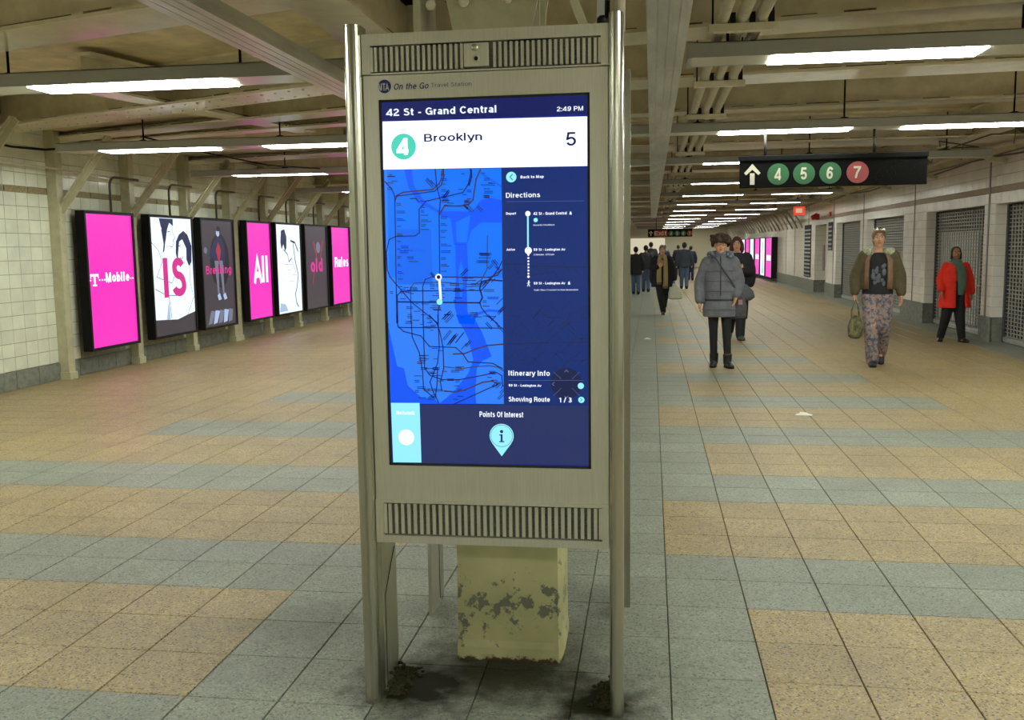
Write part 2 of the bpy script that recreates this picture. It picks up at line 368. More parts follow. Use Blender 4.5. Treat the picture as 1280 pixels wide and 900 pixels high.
# ---------------------------------------------------------------- floor
PX, PY, OX, OY = .3265, .336, .07, 3.893
floor = MB().box(XL-.6, XR+2.5, YB-.3, YF+.5, -.12, -.008).build('floor', M_GROUT, kind='structure')
def tile_colour(i, j):        # i = column (X), j = row (Y)
    b = j//5; t = j % 5
    if i >= 14: return 1
    if t < 2:
        o = 12-b if b < 2 else 11-b
        hi = max(o, 3) if b > 1 else o; lo = -hi-4
        return 1 if lo <= i < hi else 0
    hi = 0 if b % 2 == 0 else 1; lo = -hi-4
    return 1 if lo <= i < hi else 0
GAP = .0018
def tile_mb(mb, x0, y0, mi, dz=0):
    x1, y1 = x0+PX-GAP, y0+PY-GAP; x0 += GAP; y0 += GAP; e = .002; z = dz
    vs = [(x0, y0, -.01), (x1, y0, -.01), (x1, y1, -.01), (x0, y1, -.01), (x0, y0, z-.003), (x1, y0, z-.003), (x1, y1, z-.003), (x0, y1, z-.003),
          (x0+e, y0+e, z), (x1-e, y0+e, z), (x1-e, y1-e, z), (x0+e, y1-e, z)]
    fs = [(8, 9, 10, 11)] + [(a, b, b+4, a+4) for a, b in ((0, 1), (1, 2), (2, 3), (3, 0))] + [(a+4, b+4, b+8, a+8) for a, b in ((0, 1), (1, 2), (2, 3), (3, 0))]
    mb.add(vs, fs, mi)
proto = []
for m_ in (M_TAN, M_GREY):
    q = MB(); tile_mb(q, -PX/2, -PY/2, 0); proto.append(q.mesh('tile', m_))
rest = MB(); ntile = 0
i0 = math.floor((XL-OX)/PX); i1 = math.ceil((XR+.35-OX)/PX)
j0 = math.floor((YB-OY)/PY); j1 = math.ceil((YF-OY)/PY)
for j in range(j0, j1):
    for i in range(i0, i1):
        cx, cy = OX+(i+.5)*PX, OY+(j+.5)*PY
        c = tile_colour(i, j)
        # inside the camera's view of the floor
        vis = 2.3 < cy < 8.0 and (-.68*cy-.55) < cx < (.40*cy+.25)
        if vis and ntile < 300:
            inst(proto[c], 'tile', floor, (cx, cy, 0)); ntile += 1
        else:
            tile_mb(rest, cx-PX/2, cy-PY/2, c)
rest.build('tile_field', [M_TAN, M_GREY], floor, kind='stuff')

# ---------------------------------------------------------------- left wall
wl = MB().box(XL-.5, XL-.012, YB, YF, 0, 3.4).build('wall_left', M_WGROUT, kind='structure')
TW, TH, Z0 = .205, .1525, .21
wtile = MB().box(0, .012, .0025, TW-.0025, .0025, TH-.0025, bev=.003).mesh('tile', M_TILE)
btile = MB().box(0, .011, .0025, TW*2-.03, .004, .068).mesh('band_tile', M_BAND)
wrest = MB(); nw = 0
posters_y = [(10.74, 11.86), (12.25, 13.51), (13.74, 14.93), (15.41, 16.47), (16.68, 17.96), (18.16, 19.49), (19.74, 21.0), (21.2, 22.5)]
def behind_poster(y, z):
    return z < 1.95 and z > .2 and any(a-.02 < y and y+TW < b+.05 for a, b in posters_y)
rows = 18
nr = 0
for r in range(rows):
    z = Z0+r*TH + (.07 if r >= 13 else 0)
    for c in range(int((YF-YB)/TW)):
        y = YB+c*TW
        if z+TH > 3.1 or behind_poster(y, z): continue
        big = 9.2 < y < 17.5
        if big and nw < 298 and not (y > 10.6 and z < .9 and (c+r) % 1):
            o = inst(wtile, 'tile', wl, (XL-.012, y, z)); nw += 1
        else:
            wrest.box(XL-.012, XL, y+.0025, y+TW-.0025, z+.0025, z+TH-.0025)
zb = Z0+13*TH
bm_ = MB(); 
for c in range(int((YF-YB)/TW/2)):
    y = YB+c*TW*2
    bm_.box(XL-.012, XL-.001, y+.03, y+2*TW-.06, zb+.004, zb+.066)
bm_.build('mosaic_band', M_BAND, wl, kind='stuff')
wrest.build('tile_field', M_TILE, wl, kind='stuff')
bl = MB().box(XL-.02, XL+.004, YB, YF, 0, .2).build('baseboard_left', M_WGROUT, kind='structure')
sp = MB().box(0, .016, .003, .397, 0, .197, bev=.003).mesh('stone_panel', M_BASE)
for c in range(int((YF-YB)/.4)):
    y = YB+c*.4
    if 8.5 < y < 26: inst(sp, 'stone_panel', bl, (XL+.004, y, .002))
brest = MB()
for c in range(int((YF-YB)/.4)):
    y = YB+c*.4
    if not 8.5 < y < 26: brest.box(XL+.004, XL+.02, y+.003, y+.397, .002, .199)
brest.build('stone_panels', M_BASE, bl, kind='stuff')

post_y = [8.8, 10.47, 12.05, 13.63, 15.18, 16.58, 18.06, 19.61, 21.1, 22.6, 24.1, 25.6, 27.1, 28.6]
for k, y in enumerate(post_y):
    wd = .30 if k == 4 else .13
    if k == 0: continue
    pm = MB().box(XL, XL+.13, y-wd/2, y+wd/2, 0, 3.0, bev=.008)
    pm.box(XL, XL+.15, y-wd/2-.012, y+wd/2+.012, 0, .09, bev=.006)
    pm.build('post', M_POST, wl)
for k, y in enumerate(post_y):
    b = MB()
    a0 = Vector((XL+.10, y, 2.02)); a1 = Vector((XL+.78, y, 2.86))
    b.bar(a0, a1, .09, .02, up=(1, 0, 1)); b.bar(a0+Vector((.03, 0, -.03)), a1+Vector((.03, 0, -.03)), .02, .07, up=(1, 0, 1))
    b.box(XL+.1, XL+.14, y-.06, y+.06, 1.88, 2.12)
    for t in (.15, .5, .85): b.ball(a0.lerp(a1, t)+Vector((.01, -.05, -.01)), .014, 8)
    b.build('brace', M_POST, wl)

# ---------------------------------------------------------------- right wall: piers, header and recessed openings
wr = bpy.data.objects.new('wall_right', None)
openings = [(12.35, 15.02), (15.48, 18.58), (20.17, 23.5), (24.2, 27.25)]
alcove = (28.75, 30.65)
HEAD = 2.05; TOPR = 2.74
REC = .22
body = MB()
solid = []; y = YB
for a, b_ in openings+[alcove]:
    solid.append((y, a)); y = b_
solid.append((y, YF))
for a, b_ in solid: body.box(XR+.012, XR+1.6, a, b_, 0, 3.4)
for a, b_ in openings: body.box(XR+.012, XR+1.6, a, b_, HEAD, 3.4)
body.box(XR+.45, XR+1.6, *alcove, 0, 3.4); body.box(XR+.012, XR+.46, *alcove, 2.12, 3.4)
wr = body.build('wall_right', M_WGROUT, kind='structure')
def in_open(y, z, w):
    for a, b_ in openings:
        if y < b_ and y+w > a and z < HEAD-.01: return True
    return y < alcove[1] and y+w > alcove[0] and z < 2.1
RW = .305; RH = .1525
rt = MB(); nrt = 0
def rtile(y0, y1, z0, z1):
    global nrt
    if y1-y0 < .03: return
    if 13.5 < y0 < 20.3 and nrt < 296:
        me = MB().box(-.012, 0, 0, y1-y0, 0, z1-z0, bev=.003).mesh('tile', M_TILER) if abs((y1-y0)-(RW-.005)) > .002 or abs((z1-z0)-(RH-.005)) > .002 else RT_MESH
        inst(me, 'tile', wr, (XR+.012, y0, z0)); nrt += 1
    else: rt.box(XR, XR+.012, y0, y1, z0, z1)
RT_MESH = MB().box(-.012, 0, 0, RW-.005, 0, RH-.005, bev=.003).mesh('tile', M_TILER)
BH = .37
for r in range(17):
    z = BH+r*RH + (.09 if r >= 12 else 0)
    if z > TOPR-.03: break
    z1 = min(z+RH, TOPR)
    for a, b_ in solid:            # piers
        yy = a
        while yy < b_-.02:
            e = min(yy+RW, b_)
            rtile(yy+.0025, e-.0025, z+.0025, z1-.0025); yy = e
    if z >= HEAD-.02:
        for a, b_ in openings+[alcove]:
            yy = a
            while yy < b_-.02:
                e = min(yy+RW, b_); rtile(yy+.0025, e-.0025, z+.0025, z1-.0025); yy = e
rt.build('tile_field', M_TILER, wr, kind='stuff')
bd = MB(); zz = BH+12*RH
for k in range(int((YF-YB)/.3)):
    yy = YB+k*.3; bd.box(XR+.001, XR+.012, yy+.002, yy+.298, zz+.004, zz+.086)
bd.build('mosaic_band', mat('pink_mosaic_band', (.30, .22, .15, 1), .5, col2=(.46, .37, .28, 1), nscale=60), wr, kind='stuff')
# tiled reveals (far jambs face the camera) and soffits
jm = MB()
for a, b_ in openings+[alcove]:
    dep = REC if (a, b_) != alcove else .45
    for r in range(12):
        z = BH+r*RH
        if z > HEAD: break
        jm.box(XR+.004, XR+dep-.004, b_-.012, b_, z+.002, min(z+RH, HEAD)-.002)
        jm.box(XR+.004, XR+dep-.004, a, a+.012, z+.002, min(z+RH, HEAD)-.002)
    jm.box(XR, XR+dep, a, b_, HEAD-.012 if dep == REC else 2.1, HEAD if dep == REC else 2.12)
jm.build('reveal_tiles', M_TILER, wr, kind='stuff')
br = MB()
for a, b_ in solid: br.box(XR-.018, XR+.012, a-.018, b_+.018, 0, BH-.002)
for a, b_ in openings+[alcove]:
    dep = REC if (a, b_) != alcove else .45
    br.box(XR, XR+dep, b_-.018, b_, 0, BH-.002); br.box(XR, XR+dep, a, a+.018, 0, BH-.002)
br.build('baseboard_right', M_BASE, kind='structure')
stp = [(15.27, .05), (19.38, .03), (23.85, .03), (27.6, .03), (31.9, .03), (34.8, .03), (37.0, .03)]
for y, wd in stp:
    MB().box(XR-.012, XR+.0, y-wd/2, y+wd/2, 0.0, 2.66).build('joint_strip', mat('steel_strip', (.24, .23, .23, 1), .4, .5), wr)
# shop interiors behind the gates
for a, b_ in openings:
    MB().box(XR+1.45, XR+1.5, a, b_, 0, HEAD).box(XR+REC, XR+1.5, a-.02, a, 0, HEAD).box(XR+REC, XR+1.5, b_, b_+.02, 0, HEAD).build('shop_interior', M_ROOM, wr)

# ---------------------------------------------------------------- end walls
MB().box(XL-.5, XR+1.6, YB-.3, YB, 0, 3.4).build('wall_back', M_TILE, kind='structure')
wf = MB().box(XL-.5, XR+1.6, YF, YF+.3, 0, 3.4).build('wall_far', mat('far_cream_wall', (.70, .66, .50, 1), .4), kind='structure')
MB().box(-1.9, .9, YF-.05, YF, 0.0, 2.0, bev=.01).build('doorway_glow', emis('far_end_glow', (1, .90, .66, 1), .62), wf)  # flat glowing panel imitates the bright light at the far end

# ---------------------------------------------------------------- ceiling
ceil = MB().box(XL-.5, XR+1.6, YB, YF, 3.22, 3.4).build('ceiling', M_CEIL, kind='structure')
def beam(pa, pb, w, zb=2.85, plates=False, rivets=False, hh=.37):
    """steel I-beam with its bottom flange at zb; pa, pb are plan points of the centre line"""
    a = Vector((pa[0], pa[1], 0)); b = Vector((pb[0], pb[1], 0)); up = (0, 0, 1)
    m = MB(); zt = zb+hh
    m.bar(a+Vector((0, 0, zb+.0125)), b+Vector((0, 0, zb+.0125)), w, .025)
    m.bar(a+Vector((0, 0, (zb+zt)/2)), b+Vector((0, 0, (zb+zt)/2)), .03 if not plates else w*.55, zt-zb-.05)
    m.bar(a+Vector((0, 0, zt-.0125)), b+Vector((0, 0, zt-.0125)), w, .025)
    o = m.build('beam', M_BEAM, ceil)
    n = (b-a).normalized().cross(Vector((0, 0, 1)))
    rm = MB(); L = (b-a).length; k = max(2, int(L/.35))
    random.seed(int(pa[1]*10))
    for i in range(k):
        if random.random() < .75:
            p = a.lerp(b, i/k); q = a.lerp(b, (i+random.uniform(.5, 1))/k)
            for s in (-1,): rm.bar(p+n*s*-w/2+Vector((0, 0, zb+.026)), q+n*s*-w/2+Vector((0, 0, zb+.026)), .004, random.uniform(.004, .012))
    rm.build('rust_streak', M_RUST, o, kind='stuff')
    if rivets:
        rv = MB(); k = int(L/.16)
        for i in range(k):
            for s in (-.28, .28): rv.ball(a.lerp(b, (i+.5)/k)+n*w*s+Vector((0, 0, zb-.002)), .015, 8, sc=(1, 1, .7))
        rv.build('rivets', M_BEAM, o, kind='stuff')
    return o
# left bay beams (skewed against the corridor)
beam((-7.1, 6.65), (-1.75, 5.02), .42)
beam((-7.1, 3.2), (-1.75, 1.8), .42)
beam((-7.1, 9.75), (-1.75, 7.55), .44, rivets=True)
beam((-7.1, 10.75), (-1.75, 8.85), .34)
beam((-7.1, 11.25), (-1.75, 9.75), .22)
beam((-7.1, 13.95), (-1.75, 12.9), .40)
beam((-7.1, 16.6), (-1.75, 15.9), .40)
for k in range(11): beam((-7.1, 19.6+4*k), (-1.75, 19.2+4*k), .4)
# right bay
beam((-1.7, 6.75), (5.1, 5.7), .38)
beam((-1.7, 8.45), (5.1, 7.95), .48)
beam((-1.7, 10.35), (5.1, 9.85), .3)
beam((-1.7, 13.8), (5.1, 13.8), .9, plates=True)
beam((-1.7, 18.2), (5.1, 18.2), .6)
beam((-1.7, 3.0), (5.1, 2.4), .4)
beam((-1.7, -1.5), (5.1, -1.8), .4); beam((-7.1, -1.0), (-1.75, -1.5), .4)
for k in range(11): beam((-1.7, 22.0+4*k), (5.1, 22.0+4*k), .5)
# longitudinal girders
beam((-1.73, YB), (-1.73, YF), .34, zb=2.78, hh=.44)
beam((-4.75, 7.6), (-4.0, 10.9), .26, zb=2.87, hh=.3)
beam((4.2, 11), (4.2, YF), .25, zb=2.84, hh=.36)
# sloping soffit over the left wall braces
for (ya, yb2) in ((8.9, 10.2), (12.0, 13.2)):
    MB().add([(-7.1, ya+.9, 2.93), (-4.3, ya, 2.93), (-4.3, yb2, 2.93), (-7.1, yb2+.9, 2.93), (-7.1, ya+.9, 3.2), (-4.3, ya, 3.2), (-4.3, yb2, 3.2), (-7.1, yb2+.9, 3.2)],
             [(0, 3, 2, 1), (4, 5, 6, 7), (0, 1, 5, 4), (1, 2, 6, 5), (2, 3, 7, 6), (3, 0, 4, 7)]).build('soffit', M_CEIL, ceil)
# sloping haunch above the right wall with braces
MB().add([(4.35, 12, 3.2), (5.05, 12, 2.74), (5.05, 60, 2.74), (4.35, 60, 3.2), (5.05, 12, 3.3), (5.05, 60, 3.3)],
         [(0, 1, 2, 3), (0, 3, 5, 4), (1, 4, 5, 2), (0, 4, 1), (3, 2, 5)]).build('haunch', M_CEIL, ceil)
for k in range(24):
    y = 33.2+k*1.15
    b = MB(); pts = [(XR+.0, y, 2.02), (XR-.1, y, 2.22), (XR-.28, y, 2.5), (XR-.55, y, 2.72), (XR-.95, y, 2.86)]
    for p, q in zip(pts, pts[1:]): b.bar(p, q, .09, .05, up=(1, 0, 1))
    b.build('brace', mat('dull_brace_paint', (.40, .36, .27, 1), .7), wr)
for k in range(5):
    y = 14.6+k*3.3
    MB().bar((XR-.02, y, 2.62), (XR-1.1, y+.25, 2.9), .06, .05).build('brace', M_POST, wr)

# ================================================================== CEILING LIGHTS
def fixture(x0, x1, yc, lamps, rods, label, grp, w=.31):
    t = thing('ceiling_light', label, 'light', ((x0+x1)/2, yc, 2.6), 0, grp); X = (x0+x1)/2
    h = MB(); zt = .088
    h.box(x0-X, x1-X, -w/2, -w/2+.012, 0, zt).box(x0-X, x1-X, w/2-.012, w/2, 0, zt).box(x0-X, x1-X, -w/2, w/2, zt-.006, zt)
    h.build('housing', M_LIGHTBODY, t)
    for xx in (x0, x1): MB().box(xx-X-.012, xx-X+.012, -w/2-.004, w/2+.004, -.004, zt+.004).build('end_cap', M_LIGHTBODY, t)
    prev = x0+.012
    for a, c in sorted(lamps)+[(x1-.012, x1)]:
        if a > prev: MB().box(prev-X, a-X, -w/2+.012, w/2-.012, .002, .012).build('blank_cover', M_LIGHTEND, t)
        prev = c
    for a, c in lamps: MB().box(a-X, c-X, -w/2+.018, w/2-.018, -.008 if yc < 11 else .003, .014, bev=.004).build('lamp_lens', M_LAMP, t)
    for x in rods:
        r = MB().tube([(x-X, 0, zt), (x-X, 0, .62)], .009, 8); r.build('hanger_rod', M_BLACK, t)
        r = MB().loft([(x-X, 0, zt-.002, .055, .055), (x-X, 0, zt+.018, .05, .05), (x-X, 0, zt+.03, .02, .02)], 10).build('hanger_foot', M_BLACK, t)
GL = 'hanging fluorescent light channels'
ys = [6.05, 9.83, 13.5, 17.85, 22.15, 26.8, 31.6, 36.4, 41.4, 46.5, 52, 58, 63]
rt_end = [5.0, 5.0, 4.37, 4.2, 4.15, 4.5, 4.7, 4.9, 4.9, 4.9, 4.9, 4.9, 4.9]
lf_end = [-6.9, -6.38, -6.67, -6.75, -6.8] + [-6.8]*8
ordn = ['nearest', 'second', 'third', 'fourth', 'fifth', 'sixth', 'seventh', 'eighth', 'ninth', 'tenth', 'eleventh', 'twelfth', 'thirteenth']
lampsR = [[(.70, 1.90), (2.42, 3.62), (4.14, 4.9)], [(.66, 1.91), (2.40, 3.62), (4.12, 4.9)], [(.70, 1.93), (2.45, 3.1)], [(.72, 1.95)]]
rodsR = [[.45, 2.12, 4.2], [.45, 1.85, 3.4], [.5, 2.1, 3.85], [.6, 2.3, 3.9]]
lampsL = [[(-6.3, -4.60), (-4.08, -2.72)], [(-5.9, -4.62), (-4.05, -2.75)], [(-6.08, -4.69), (-4.2, -2.9)], [(-5.85, -4.6), (-4.1, -2.8)]]
rodsL = [[-4.30, -2.45-.2, -1.9+.0], [-5.45, -3.75-.15, -2.0], [-5.3, -3.6, -2.1], [-5.5, -3.6, -2.1]]
for k, y in enumerate(ys):
    lr = lampsR[k] if k < 4 else [(.70, 2.03), (2.66, 3.95)]
    rr = rodsR[k] if k < 4 else [.5, 2.3, 3.9]
    fixture(.22 if k == 0 else -.9, rt_end[k], y, lr, rr if k < 9 else [], f'grey fluorescent ceiling channel right of the aluminium raceway, {ordn[k]} row from the kiosk', GL)
    ll = lampsL[k] if k < 4 else [(-6.0, -4.7), (-4.2, -2.9)]
    rl = rodsL[k] if k < 4 else [-5.5, -3.6, -2.1]
    if k < 9: fixture(lf_end[k], -1.6, y, ll, rl, f'grey fluorescent ceiling channel on the poster wall side, {ordn[k]} row from the kiosk', GL)
for k, y in enumerate((2.2, -1.6, -5.4)):
    fixture(.22, 5.0, y, [(.7, 1.95), (2.45, 3.7), (4.15, 4.9)], [], f'fluorescent ceiling channel behind the photographer on the gate side, {ordn[k]}', GL)
    fixture(-6.8, -1.9, y, [(-6.2, -4.9), (-4.2, -2.9)], [], f'fluorescent ceiling channel behind the photographer on the poster side, {ordn[k]}', GL)

# ================================================================== RACEWAYS, CONDUITS
def raceway(x0, x1, y0, y1, z0, z1, label):
    t = thing('cable_raceway', label, 'raceway', ((x0+x1)/2, y0, z0))
    X = (x0+x1)/2; m = MB(); n = 4; wd = (x1-x0)/n
    for i in range(n):
        L = 2.4; yy = 0; a = x0-X+i*wd
        while yy < y1-y0:
            e = min(yy+L, y1-y0); m.box(a+.0025, a+wd-.0025, yy+.002, e-.002, 0, .006, bev=.0015); yy = e
    m.build('bottom_cover', M_ALU, t)
    MB().box(x0-X, x1-X, 0, y1-y0, .006, z1-z0).build('trunking', M_ALU, t)
    return t
raceway(-.026, .170, 1.0, 36, 2.515, 2.592, 'long ribbed aluminium cable raceway running overhead down the middle of the passage')
raceway(-2.07, -1.87, .5, 40, 2.515, 2.592, 'aluminium cable raceway slanting overhead at the upper left of the kiosk')
for i, x in enumerate((.393, .50, .603)):
    o = MB().tube([(0, -6, 0), (0, 44, 0)], .034, 12).build('conduit', M_PIPE, loc=(x, 0, 2.76))
    tag(o, ('leftmost', 'middle', 'rightmost')[i]+' of the three cream overhead conduits right of the aluminium raceway', 'conduit', 'three parallel ceiling conduits')
for i, y in enumerate((3.6, 5.62, 7.5, 9.35, 13.0, 16.6, 20.4, 24.5)):
    t = thing('conduit_hanger', f'cream strut hanger carrying the three conduits, {ordn[i]} from the camera', 'hanger', (.5, y, 2.68), 0, 'strut hangers of the conduits')
    MB().box(-.19, .19, -.03, .03, 0, .042, bev=.004).build('crossbar', M_BEAM, t)
    for s in (-.165, .165): MB().tube([(s, 0, .0), (s, 0, .54)], .006, 8).build('rod', M_BLACK, t)
    for x in (-.107, 0, .103):
        MB().box(x+.036, x+.066, -.03, .03, .042, .10).build('clamp', M_BLACK, t)
# thin pipe and cable along the top of the right wall
pp = [(XR-.06, y, 2.70+.03*math.sin(y*1.3)) for y in range(11, 60, 1)]
tag(MB().tube(pp, .014, 8).build('pipe', M_DPIPE), 'thin dark pipe along the top of the gate wall', 'pipe')
tag(MB().tube([(XR-.25, y, 2.80+.04*math.sin(y*.9)) for y in range(11, 60)], .03, 10).build('pipe', M_PIPE), 'cream pipe hanging under the ceiling above the gate wall', 'pipe')
hp = MB()
t = thing('cable_bundle', 'tangle of thin cables and hooks above the gate wall', 'cable', (XR-1.0, 12, 2.66))
random.seed(3)
for k in range(14):
    y = k*2.2; z = random.uniform(.05, .25)
    hp.tube([(random.uniform(-.3, .3), y+i*.45, z+random.uniform(-.09, .09)) for i in range(6)], .009, 6)
    hp.tube([(random.uniform(0, .35), y, -.04), (random.uniform(0, .35), y+.1, .3)], .006, 6)
hp.build('cables', M_DPIPE, t, kind='stuff')
# conduit and drops on the left wall
t = thing('conduit', 'thin cream conduit above the lit posters with a bend down to each one', 'conduit', (XL+.17, 8, 2.47))
MB().tube([(0, y, .02*math.sin(y)) for y in range(-8, 20)], .011, 8).build('pipe_run', M_PIPE, t)
for a, b_ in posters_y:
    y = a+ .62 - 8
    pts = [(0.02, y+.75, .0), (.02, y+.18, -.005)]+[(.02, y+.18-.12*math.sin(u*PI/8)-.0, -.005-.12*(1-math.cos(u*PI/8))) for u in range(1, 5)]+[(.02, y+.06, -.45)]
    MB().tube(pts, .016, 8).build('drop', M_DPIPE, t)
# black cable from the end of the second left light
tag(MB().tube([(-7.0+.0, 9.2, 2.70), (-6.85, 9.6, 2.66), (-6.6, 9.8, 2.64), (-6.39, 9.83, 2.65)], .014, 8).build('cable', M_BLACK), 'black power cable running from the poster wall to the second light channel', 'cable')
tag(MB().tube([(-5.6, 10.1, 2.78), (-5.2, 10.9, 2.66), (-4.9, 11.9, 2.6), (-4.7, 13.3, 2.66)], .010, 8).build('cable', M_BLACK), 'slack black cable sagging between the second and third light channels', 'cable')

# ================================================================== POSTER LIGHTBOXES
def P(name, rgb, s=1.0): return emis(name, S(*rgb), s)
E_PINK = P('poster_pink_glow', (246, 44, 192), 1.05); E_WHITE = P('poster_white_glow', (225, 240, 250), 1.25)
E_DARK = P('poster_charcoal_glow', (62, 56, 66), 1.0); E_MAG = P('poster_magenta_print', (225, 45, 150), .9)
E_NAVY = P('poster_navy_print', (22, 36, 78), 1.0); E_LB = P('poster_pale_blue_print', (170, 195, 230), 1.0)
E_GB = P('poster_grey_print', (112, 118, 140), 1.0); E_BLK = P('poster_black_print', (22, 18, 26), 1.0); E_PK2 = P('poster_deep_pink_print', (215, 25, 150), 1.0)
E_RED = P('poster_red_print', (170, 35, 60), 1.0); E_TX = P('poster_lettering_white', (255, 250, 252), 1.3)
PM = [E_PINK, E_WHITE, E_DARK, E_MAG, E_NAVY, E_LB, E_GB, E_BLK, E_PK2, E_RED, E_TX]
def lightbox(y0, y1, kind, label, side=-1, z0=.30, z1=2.02, dep=.24):
    """side -1: on the left wall facing +X; side 1: on the right wall facing -X"""
    W = y1-y0; H = z1-z0; X = XL if side < 0 else XR; sx = 1 if side < 0 else -1
    t = thing('lightbox_poster', label, 'poster', (X, (y0+y1)/2, z0), 0, 'row of backlit posters on the far left wall' if side < 0 else 'backlit posters far down the gate wall')
    m = MB(); b = .035
    bk_ = dep-.12 if side < 0 else 0
    xa, xb = sorted((sx*bk_, sx*dep))
    if side < 0:
        for zz_ in (.25, H-.25): MB().box(0, bk_+.004, -.12, .12, zz_-.03, zz_+.03).build('wall_bracket', M_BLACK, t)
    for (ya, yb, za, zb_) in ((-W/2, W/2, 0, b), (-W/2, W/2, H-b, H), (-W/2, -W/2+b, b, H-b), (W/2-b, W/2, b, H-b)):
        m.box(xa, xb, ya, yb, za, zb_)
    m.build('frame', M_BLACK, t)
    xs = sorted((sx*(dep-.032), sx*(dep-.02))); xq = sorted((sx*bk_, sx*(dep-.034)))
    MB().box(xq[0], xq[1], -W/2+b, W/2-b, b, H-b).build('back_housing', M_BLACK, t)
    fm = {'pink': E_PINK, 'white': E_WHITE, 'dark': E_DARK}[kind[0]]
    bk = MB().box(xs[0], xs[1], -W/2+b, W/2-b, b, H-b).build('poster_face', fm, t)
    w_, h_ = W-2*b, H-2*b
    if side < 0: f = Face((dep-.02, -W/2+b, b), (0, 1, 0), (0, 0, 1))
    else: f = Face((-dep+.02, W/2-b, b), (0, -1, 0), (0, 0, 1))
    pr = Print(f, 'printed_artwork', PM, bk, .001)
    R_ = lambda pts: [(a*w_, c*h_) for a, c in pts]
    k = kind[1]
    if k == 'mobile':
        pr.text('Mobile', .36*w_, .475*h_, .88*w_, .56*h_, 10, bold=.035)
        pr.rect(.04*w_, .535*h_, .21*w_, .553*h_, 10).rect(.105*w_, .465*h_, .145*w_, .55*h_, 10).rect(.08*w_, .462*h_, .17*w_, .473*h_, 10)
        pr.rect(.04*w_, .52*h_, .058*w_, .54*h_, 10).rect(.192*w_, .52*h_, .21*w_, .54*h_, 10)
        for a in (.03, .215, .27, .32, .90, .95): pr.rect(a*w_, .50*h_, (a+.025)*w_, .512*h_, 10)
    elif k == 'is':
        pr.poly(R_([(0, 0), (1, 0), (1, .17), (.8, .15), (.55, .12), (.3, .13), (.0, .14)]), 2)
        pr.poly(R_([(.22, .995), (.55, .995), (.55, .93), (.46, .96), (.40, .90), (.35, .80), (.30, .88), (.25, .93)]), 4, .001)     # man's hair
        pr.poly(R_([(.26, .90), (.30, .78), (.27, .70), (.31, .72), (.36, .84), (.30, .93)]), 4, .0012)
        pr.line(R_([(.52, .93), (.53, .87), (.585, .83), (.53, .81), (.54, .78), (.50, .75), (.44, .76)]), .008, 4, .0012)
        pr.line(R_([(.40, .88), (.47, .885)]), .010, 4, .0012)
        pr.poly(R_([(.60, .80), (.68, .86), (.80, .895), (.90, .86), (.99, .76), (.97, .62), (.90, .58), (.84, .64), (.85, .74), (.76, .82), (.68, .80), (.64, .70), (.62, .62), (.58, .70)]), 4, .001)
        pr.line(R_([(.66, .76), (.71, .765)]), .010, 4, .0012); pr.line(R_([(.68, .66), (.72, .65), (.76, .66)]), .008, 4, .0012)
        pr.line(R_([(.0, .80), (.18, .72), (.24, .62), (.10, .50), (.45, .44), (.52, .50)]), .008, 4, .0012)
        pr.line(R_([(.05, .40), (.3, .34), (.55, .33), (.60, .40)]), .010, 4, .0012); pr.line(R_([(.36, .33), (.40, .14)]), .012, 4, .0012)
        pr.poly(R_([(.28, .13), (.35, .30), (.37, .13)]), 5, .0013); pr.line(R_([(.93, .60), (.9, .45), (.98, .30), (.80, .15)]), .008, 4, .0012)
        pr.text('IS', .25*w_, .32*h_, .80*w_, .66*h_, 3, .003, bold=.03)
    elif k == 'breaking':
        for r_, mi in ((.42, 6),): pr.disc(.55*w_, .62*h_, .30*w_, .26*h_, 7, .0004)
        pr.disc(.52*w_, .885*h_, .055*w_, .035*h_, 5, .002); pr.poly(R_([(.48, .90), (.52, .955), (.60, .93), (.61, .84), (.57, .84), (.57, .90)]), 7, .0022)
        pr.poly(R_([(.38, .80), (.52, .86), (.66, .82), (.74, .70), (.70, .58), (.62, .62), (.40, .62), (.30, .66), (.28, .60), (.24, .68)]), 4, .001)
        pr.poly(R_([(.44, .72), (.52, .80), (.60, .72), (.52, .58)]), 9, .0012)
        pr.poly(R_([(.38, .62), (.44, .30), (.49, .30), (.50, .58), (.53, .60), (.60, .30), (.65, .30), (.64, .62)]), 6, .001)
        for a in (.42, .60): pr.poly(R_([(a, .29), (a+.08, .31), (a+.13, .25), (a+.04, .24)]), 5, .0014)
        for q in range(5): pr.poly(R_([(.10+.16*q, .02), (.22+.16*q, .03), (.34+.14*q, .14), (.20+.14*q, .15)]), 5 if q % 2 else 6, .001+.0002*q)
        pr.disc(.12*w_, .72*h_, .05*w_, .03*h_, 6, .001)
        pr.text('Breaking', .10*w_, .475*h_, .90*w_, .575*h_, 3, .003, bold=.02)
    elif k == 'all': pr.text('All', .22*w_, .36*h_, .86*w_, .69*h_, 10, bold=.035)
    elif k == 'figure':
        pr.poly(R_([(.18, .80), (.22, .93), (.36, .95), (.44, .86), (.42, .74), (.36, .70), (.30, .78), (.22, .72)]), 4)
        pr.line(R_([(.30, .72), (.46, .66), (.50, .58), (.62, .62)]), .02, 4); pr.line(R_([(.60, .82), (.78, .80), (.90, .70)]), .035, 4, .0005)
        pr.line(R_([(.70, .80), (.76, .60), (.88, .42), (.80, .28), (.72, .20), (.76, .10), (.84, .05)]), .03, 4, .0005)
        pr.line(R_([(.60, .60), (.74, .50), (.78, .44)]), .01, 4)
        for a, b2 in ((.34, .56), (.52, .49), (.52, .555), (.74, .43), (.6, .36)): pr.line(R_([(a-.12, b2), (a+.10, b2-.01)]), .006, 3, .001)
        pr.poly(R_([(.05, .02), (.4, .02), (.3, .10), (.1, .12)]), 5)
    elif k == 'old':
